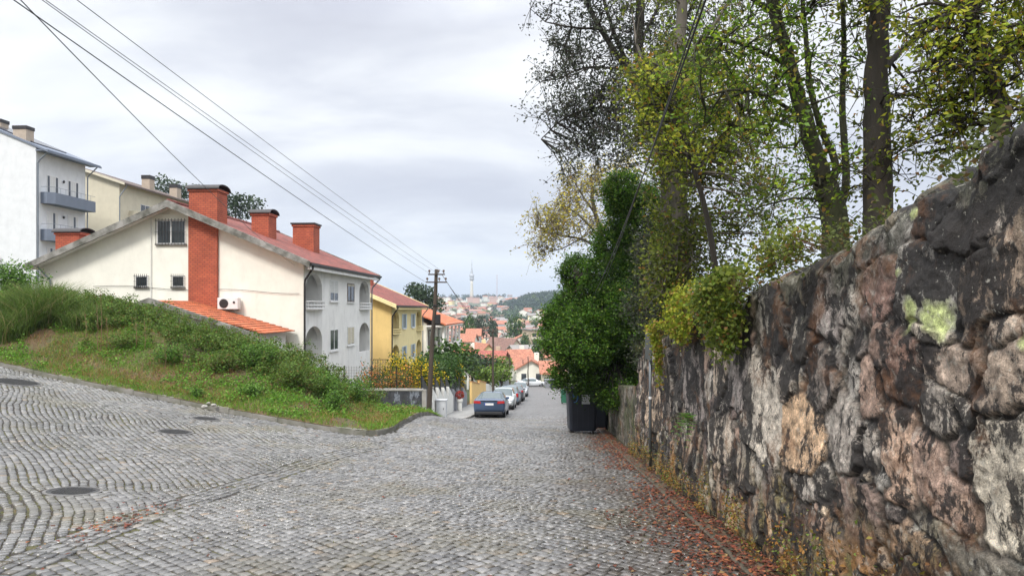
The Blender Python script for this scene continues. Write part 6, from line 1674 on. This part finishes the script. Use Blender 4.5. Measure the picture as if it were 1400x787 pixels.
make_tree('young tree with fresh yellow-green leaves in front of the ivy-clad tree', groundp(985, 9.6),
  [([groundp(985, 9.6), W(975, 330, 9.6), W(950, 230, 9.6), W(915, 150, 9.6), W(900, 90, 9.6)], .05, .015), ([W(950, 230, 9.6), W(1000, 170, 9.6), W(1040, 120, 9.6)], .03, .01), ([W(915, 150, 9.6), W(890, 140, 9.6), W(872, 150, 9.6)], .02, .006)],
  [(W(905, 130, 9.6), R(9.6, 48, 55, .7), 28), (W(965, 130, 9.6), R(9.6, 60, 40, .7), 18), (W(1010, 190, 9.6), R(9.6, 60, 50, .7), 16), (W(930, 210, 9.6), R(9.6, 50, 40, .6), 12)],
  YG, BARK, 214, .062, perclump=60, twl=.38)
# big fine-leaved tree against the sky
d = 19
g4 = groundp(925, d)
make_tree('tall sparse tree with fine dark leaves and bare twigs against the white sky', g4,
  [([g4, W(925, 400, d), W(915, 280, d), W(905, 180, d), W(880, 110, d), W(870, 40, d), W(885, -60, d), W(880, -200, d)], .24, .07),
   ([W(905, 180, d), W(860, 100, d), W(820, 40, d), W(790, -20, d), W(770, -80, d)], .10, .03), ([W(870, 115, d), W(840, 50, d+.4), W(825, 0, d+.5), W(810, -60, d)], .07, .03), ([W(820, 40, d), W(780, 38, d), W(745, 30, d)], .04, .012),
   ([W(860, 152, d), W(815, 145, d), W(770, 160, d), W(740, 190, d)], .045, .012), ([W(880, 110, d), W(930, 40, d), W(960, -20, d)], .07, .03), ([W(850, 95, d), W(800, 90, d), W(760, 110, d)], .04, .012), ([W(875, 60, d), W(905, 0, d), W(915, -60, d)], .05, .02)],
  [(W(785, 175, d), R(d, 44, 62, 1.5), 32), (W(820, 130, d), R(d, 60, 50, 1.6), 36), (W(790, 60, d), R(d, 58, 48, 1.5), 28), (W(860, 40, d), R(d, 70, 60, 1.8), 28), (W(840, 190, d), R(d, 50, 45, 1.2), 30), (W(745, 110, d), R(d, 22, 90, 1.0), 10), (W(870, 130, d), R(d, 70, 60, 1.4), 36), (W(920, 20, d), R(d, 80, 70, 1.5), 40), (W(850, -100, d), R(d, 150, 90, 2.5), 60), (W(790, 5, d), R(d, 70, 40, 1.4), 22)],
  DKB, BARK, 205, .085, perclump=58, twl=.62, spread=.14, twr=.009)
# pale autumn tree
d = 30
g5 = groundp(850, d)
make_tree('half-bare tree with pale yellow leaves behind the dense green tree', g5,
  [([g5, W(848, 440, d), W(838, 370, d), W(825, 330, d), W(812, 290, d), W(808, 240, d)], .2, .05), ([W(830, 345, d), W(795, 325, d), W(760, 322, d), W(735, 310, d)], .08, .015), ([W(825, 330, d), W(790, 290, d), W(755, 275, d)], .07, .015), ([W(838, 370, d), W(850, 300, d), W(850, 240, d)], .08, .02), ([W(795, 325, d), W(770, 340, d), W(745, 345, d)], .04, .012), ([W(812, 290, d), W(785, 250, d), W(775, 225, d)], .05, .012)],
  [(W(760, 300, d), R(d, 42, 32, 1.6), 58), (W(795, 255, d), R(d, 42, 38, 1.5), 48), (W(845, 245, d), R(d, 35, 35, 1.4), 40), (W(745, 335, d), R(d, 28, 20, 1.), 18), (W(810, 310, d), R(d, 45, 25, 1.2), 22)],
  PALE, BARKG, 206, .12, perclump=34, twl=.75, spread=.12, twr=.009)
# dense green tree hanging over the bins: many overlapping rounded billows
d = 24
g6 = groundp(845, 24.5)
rngd = np.random.default_rng(5)
bill = [(787, 372, 21, 24), (800, 402, 28, 24), (780, 430, 34, 26), (768, 462, 24, 28), (795, 470, 40, 36), (830, 380, 34, 30), (868, 300, 40, 48), (850, 262, 22, 26), (848, 430, 44, 42), (822, 505, 40, 34), (858, 490, 40, 46), (785, 512, 28, 24), (758, 440, 14, 16), (812, 540, 20, 14), (835, 410, 26, 30), (880, 400, 40, 60), (806, 440, 30, 30), (840, 335, 26, 28), (905, 350, 26, 60), (843, 540, 22, 16), (880, 455, 30, 40)]
make_tree('dense round-billowed bright green evergreen tree overhanging the dark bins', g6,
  [([g6, W(845, 520, d), W(835, 450, d), W(840, 380, d), W(855, 300, d)], .13, .05), ([W(842, 500, d), W(800, 470, d), W(785, 450, d)], .06, .02), ([W(838, 440, d), W(800, 400, d), W(790, 380, d)], .05, .02), ([W(842, 480, d), W(870, 420, d), W(885, 370, d)], .06, .02)],
  [(W(px, py, d+rngd.uniform(-1.2, 1.2)), R(d, a*.97, b*.95, a/F*d), int(a*b/12)) for px, py, a, b in bill],
  DENSE, BARK, 207, .10, perclump=90, twl=.30, spread=.34, twigs=5, leafm=LEAF, aspect=.42, shell=.8, up=.3)
make_tree('dark grey-green shrub filling the gap between the dense tree and the wall end', groundp(895, 18.5),
  [([groundp(895, 18.5), W(892, 440, 18.5), W(895, 360, 18.5)], .08, .03)], [(W(890, 420, 18.5), R(18.5, 32, 40, .9), 56), (W(900, 350, 18.7), R(18.7, 38, 50, .9), 56), (W(880, 470, 18.3), R(18.3, 26, 30, .6), 24)],
  DKB+[((.06,.08,.03), 3)], BARK, 208, .07, perclump=70, twl=.35, name='shrub', cat='shrub', spread=.25)
# further trees down the right side so the street stays green from a step aside
for k, (px, dd, s) in enumerate(((868, 33, 1.0), (850, 44, 1.2), (842, 58, 1.4))):
    gg = groundp(px, dd); b = Vector(gg); H = 5.0*s
    make_tree(('nearest','middle','farthest')[k]+' of the garden trees hidden mostly behind the dense green tree', gg,
      [([b, b+Vector((.1, 0, H*.5)), b+Vector((-.1, .1, H))], .12, .05)], [(b+Vector((0, 0, H*.8)), (1.7*s, 1.7*s, 1.7*s), 60), (b+Vector((.5, .3, H*1.05)), (1.2*s, 1.2*s, 1.2*s), 30)],
      GRN, BARK, 220+k, .12, perclump=50, twl=.5, group='garden trees down the right side')

# ivy hanging over the wall top, ferns and plants in the wall
def ivy():
    rng = np.random.default_rng(55)
    def drape(label, y0, y1, drop, n, pal, name='ivy', size=.055, up_=.35):
        t = thing(name, label, 'ivy', (URIGHT+SD*(y0+y1)/2, (y0+y1)/2, float(walltop((y0+y1)/2))))
        b = t.location; C = []; st = MB()
        for _ in range(n):
            y = rng.normal((y0+y1)/2, (y1-y0)/4.2); zt = float(walltop(y)); L = drop*rng.uniform(.2, 1.1)*math.exp(-((y-(y0+y1)/2)/((y1-y0)*.55))**2)
            k = max(3, int(L/.06)); y2 = y
            pts = [Vector((URIGHT+SD*y+.06, y, zt-.02))-b]
            for j in range(k):
                y2 += rng.normal(0, .02); zz = zt+up_*rng.random()*(j == 0)-L*j/k
                pts.append(Vector((URIGHT+SD*y2-.03-.13*math.exp(-j*.3)-rng.uniform(0, .04), y2, zz+.03))-b)
            st.tube(pts, .004, .002, sides=3, cap=False)
            for p in pts[1:]: C.append(np.array(p)[None]+rng.normal(0, .045, (7, 3))+np.array([-.02, 0, 0]))
            C.append(np.array(pts[1])[None]+rng.normal(0, 1, (14, 3))*np.array([.12, .1, up_*.45])+np.array([.08, 0, up_*.45]))
        V, Q, c = leaves(rng, np.concatenate(C), size, pal, .75, .3); npmesh('leaves', V, Q, LEAF, t, col=c); st.build('stems', MATS['bramble_stem'], t)['kind'] = 'stuff'
    drape('yellow-green ivy spilling thickly over the wall top beneath the ivy-clad tree', 6.9, 9.0, .75, 85, OL+[((.10,.16,.02), 4), ((.2,.25,.03), 1.5)], up_=.12)
    drape('ivy tuft on the wall top left of the large spilling ivy', 9.4, 11.2, .4, 70, YG+[((.3,.2,.05), 1)], up_=.25)
    drape('thin yellowish creeper strand hanging down the wall near the sign post', 12.6, 13.2, 1.0, 16, YG+[((.35,.2,.05), 2)], up_=.1)
    drape('small dark ivy fringe on the wall top at the forked tree foot', 5.2, 6.3, .25, 36, OL, size=.036, up_=.10)
    def fern(label, px, py, n, L, pal):
        s, z = pxwall(px, py); b = Vector((URIGHT+SD*s-.05, s, z)); t = thing('fern', label, 'fern', b, 0, 'ferns growing in the wall'); C = []; m = MB(); S = []
        V_ = []; Q_ = []; c_ = []; o = 0
        for k in range(n):
            a = PI+rng.uniform(-1.3, 1.3); l = L*rng.uniform(.6, 1.1); e = rng.uniform(.1, .9)
            pts = [Vector((math.cos(a)*l*u, math.sin(a)*l*u, l*(e*u-.9*u*u))) for u in np.linspace(0, 1, 8)]
            m.tube(pts, .004, .0015, sides=3, cap=False)
            for j in range(1, 8):
                p = pts[j]; d = (pts[j]-pts[j-1]).normalized(); sd = d.cross(Vector((0, 0, 1))).normalized(); ll = l*.28*(1-.1*j)
                for q in (-1, 1):
                    tip = p+sd*q*ll+d*ll*.3; w = d*ll*.16
                    V_ += [tuple(p-w), tuple(p+w), tuple(tip+w*.3), tuple(tip-w*.3)]; Q_.append((o, o+1, o+2, o+3)); o += 4
        c = np.array(pal)*rng.uniform(.7, 1.3, (len(V_), 1)); npmesh('fronds', V_, Q_, LEAF, t, col=c); m.build('stalks', MATS['bramble_stem'], t)
    fern('bright green fern growing out of the wall at mid height', 952, 574, 13, .42, (.07,.17,.02))
    fern('small fern near the top of the wall below the ivy', 1005, 440, 7, .25, (.09,.14,.02))
    # mossy growth and small herbs at the wall foot
    n = 9000; y = 2.5+15*rng.random(n)**1.3; h = np.abs(rng.normal(0, .25, n)); X = URIGHT+SD*y-.06-rng.random(n)*.09; Z = G0(X, y)+.03+h
    k = fbm(y*2.2, h*3, 3, 121) > .47
    V, Q, c = leaves(rng, np.stack([X, y, Z], 1)[k], .03, [((.26,.13,.03), 3), ((.18,.15,.03), 3), ((.09,.13,.02), 2), ((.12,.06,.025), 2)], .6, .1)
    o = npmesh('wall_moss', V, Q, DRY, None, col=c); tag(o, 'orange-brown moss and litter clinging to the foot of the wall', 'moss', kind='stuff')
    n = 7000; y = 2.6+15*rng.random(n)**1.4; o_ = rng.uniform(-.12, .5, n); X = URIGHT+.1+SD*y+o_; Z = walltop(y)+rng.uniform(-.02, .10, n)
    k = fbm(y*1.7, o_*2, 3, 122) > .5
    V, Q, c = leaves(rng, np.stack([X, y, Z], 1)[k], .04, [((.07,.09,.02), 3), ((.10,.12,.03), 2), ((.12,.08,.03), 1)], .6, .2)
    o = npmesh('top_growth', V, Q, LEAF, None, col=c); tag(o, 'small mossy plants and litter along the top of the stone wall', 'moss', kind='stuff')
ivy()
# ================================================================== air, light, camera
def sky_light():
    w = bpy.data.worlds.new('World'); scene.world = w; w.use_nodes = True
    nt = w.node_tree; nt.nodes.clear()
    N = nt.nodes.new; L = nt.links.new
    out = N('ShaderNodeOutputWorld')
    EL, AZ = math.radians(48), math.radians(205)     # behind the viewer, a little to the left
    sk = N('ShaderNodeTexSky'); sk.sky_type = 'NISHITA'; sk.sun_disc = False
    sk.sun_elevation = EL; sk.sun_rotation = AZ; sk.altitude = 100
    bg = N('ShaderNodeBackground'); bg.inputs[1].default_value = .1; L(sk.outputs[0], bg.inputs[0])
    # cloud deck: noise on a plane far overhead, so the bands flatten towards the horizon
    tc = N('ShaderNodeTexCoord'); sp = N('ShaderNodeSeparateXYZ'); L(tc.outputs['Generated'], sp.inputs[0])
    def M(op, a, b=0.0, clamp=False):
        m = N('ShaderNodeMath'); m.operation = op; m.use_clamp = clamp
        for i, v in enumerate((a, b)):
            if isinstance(v, (int, float)): m.inputs[i].default_value = v
            else: L(v, m.inputs[i])
        return m.outputs[0]
    zz = M('MAXIMUM', sp.outputs[2], 0.0); den = M('ADD', zz, .30)
    cb = N('ShaderNodeCombineXYZ'); L(M('DIVIDE', sp.outputs[0], den), cb.inputs[0]); L(M('DIVIDE', sp.outputs[1], den), cb.inputs[1])
    def noise(scale, det, off, rough=.55):
        mp = N('ShaderNodeMapping'); mp.inputs['Location'].default_value = off; mp.inputs['Rotation'].default_value = (0, 0, -.5); mp.inputs['Scale'].default_value = (.7, 1.3, 1); L(cb.outputs[0], mp.inputs[0])
        n = N('ShaderNodeTexNoise'); n.inputs['Scale'].default_value = scale; n.inputs['Detail'].default_value = det; n.inputs['Roughness'].default_value = rough; n.inputs['Distortion'].default_value = .3
        L(mp.outputs[0], n.inputs['Vector']); return n.outputs['Fac']
    n1 = noise(1.1, 6, (3.1, 1.7, 0), .5); n2 = noise(2.6, 5, (7, 2, 0))
    s = M('ADD', M('MULTIPLY', n1, .75), M('MULTIPLY', n2, .25))
    cr = N('ShaderNodeValToRGB'); L(s, cr.inputs[0]); e = cr.color_ramp.elements
    for (p, c) in ((.37, (.48,.485,.54)), (.455, (.58,.59,.635)), (.52, (.73,.738,.755)), (.60, (.86,.865,.87))):
        el = e.new(p); el.color = (*c, 1)
    e.remove(e[0]); e.remove(e[-1])
    # overcast sky is brighter overhead than near the horizon
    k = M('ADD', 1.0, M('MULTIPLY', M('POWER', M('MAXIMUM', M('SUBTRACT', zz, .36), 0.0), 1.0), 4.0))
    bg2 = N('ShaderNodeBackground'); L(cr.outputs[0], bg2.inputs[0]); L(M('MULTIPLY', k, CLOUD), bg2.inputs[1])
    # thin veil everywhere, denser cloud in places
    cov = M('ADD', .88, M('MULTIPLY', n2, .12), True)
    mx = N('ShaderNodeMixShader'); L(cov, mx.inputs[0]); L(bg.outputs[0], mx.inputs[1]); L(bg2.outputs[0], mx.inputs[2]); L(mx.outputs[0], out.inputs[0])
    w.cycles.sampling_method = 'MANUAL'; w.cycles.sample_map_resolution = 512
    sd = bpy.data.lights.new('sun', 'SUN'); sd.energy = SUN; sd.angle = math.radians(14); sd.color = (1, .95, .88)
    so = bpy.data.objects.new('sun', sd); COL.objects.link(so)
    # direction: azimuth AZ measured as the sky node does (clockwise from +Y)
    dv = Vector((math.sin(AZ)*math.cos(EL), math.cos(AZ)*math.cos(EL), math.sin(EL)))
    so.rotation_euler = dv.to_track_quat('Z', 'Y').to_euler()
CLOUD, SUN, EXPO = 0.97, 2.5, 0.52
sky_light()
def haze():
    m = bpy.data.materials.new('haze'); m.use_nodes = True; t = m.node_tree; t.nodes.clear()
    o = t.nodes.new('ShaderNodeOutputMaterial'); v = t.nodes.new('ShaderNodeVolumePrincipled')
    v.inputs['Density'].default_value = HAZE; v.inputs['Color'].default_value = (.72,.84,1,1); v.inputs['Anisotropy'].default_value = .2
    t.links.new(v.outputs[0], o.inputs['Volume'])
    mb = MB(); mb.box(-9800, 9900, -170, 9300, -60, 330); ob = mb.build('haze', m); tag(ob, kind='stuff')
HAZE = .00021
haze()
cam = bpy.data.cameras.new('camera'); co = bpy.data.objects.new('camera', cam); COL.objects.link(co)
co.location = (0, 0, EYE); co.rotation_euler = (PI/2, 0, 0)
cam.sensor_width = 36; cam.lens = 36*F/1400; cam.shift_y = (HY-393.5)/1400; cam.clip_start = .05; cam.clip_end = 20000
scene.camera = co
scene.view_settings.view_transform = 'Standard'; scene.view_settings.look = 'None'
scene.view_settings.exposure = EXPO; scene.view_settings.gamma = 1; scene.view_settings.use_curve_mapping = False
scene.cycles.max_bounces = 6; scene.cycles.diffuse_bounces = 3; scene.cycles.glossy_bounces = 2; scene.cycles.transmission_bounces = 4
scene.cycles.transparent_max_bounces = 6; scene.cycles.volume_bounces = 0; scene.cycles.use_denoising = True
scene.cycles.sample_clamp_indirect = 6
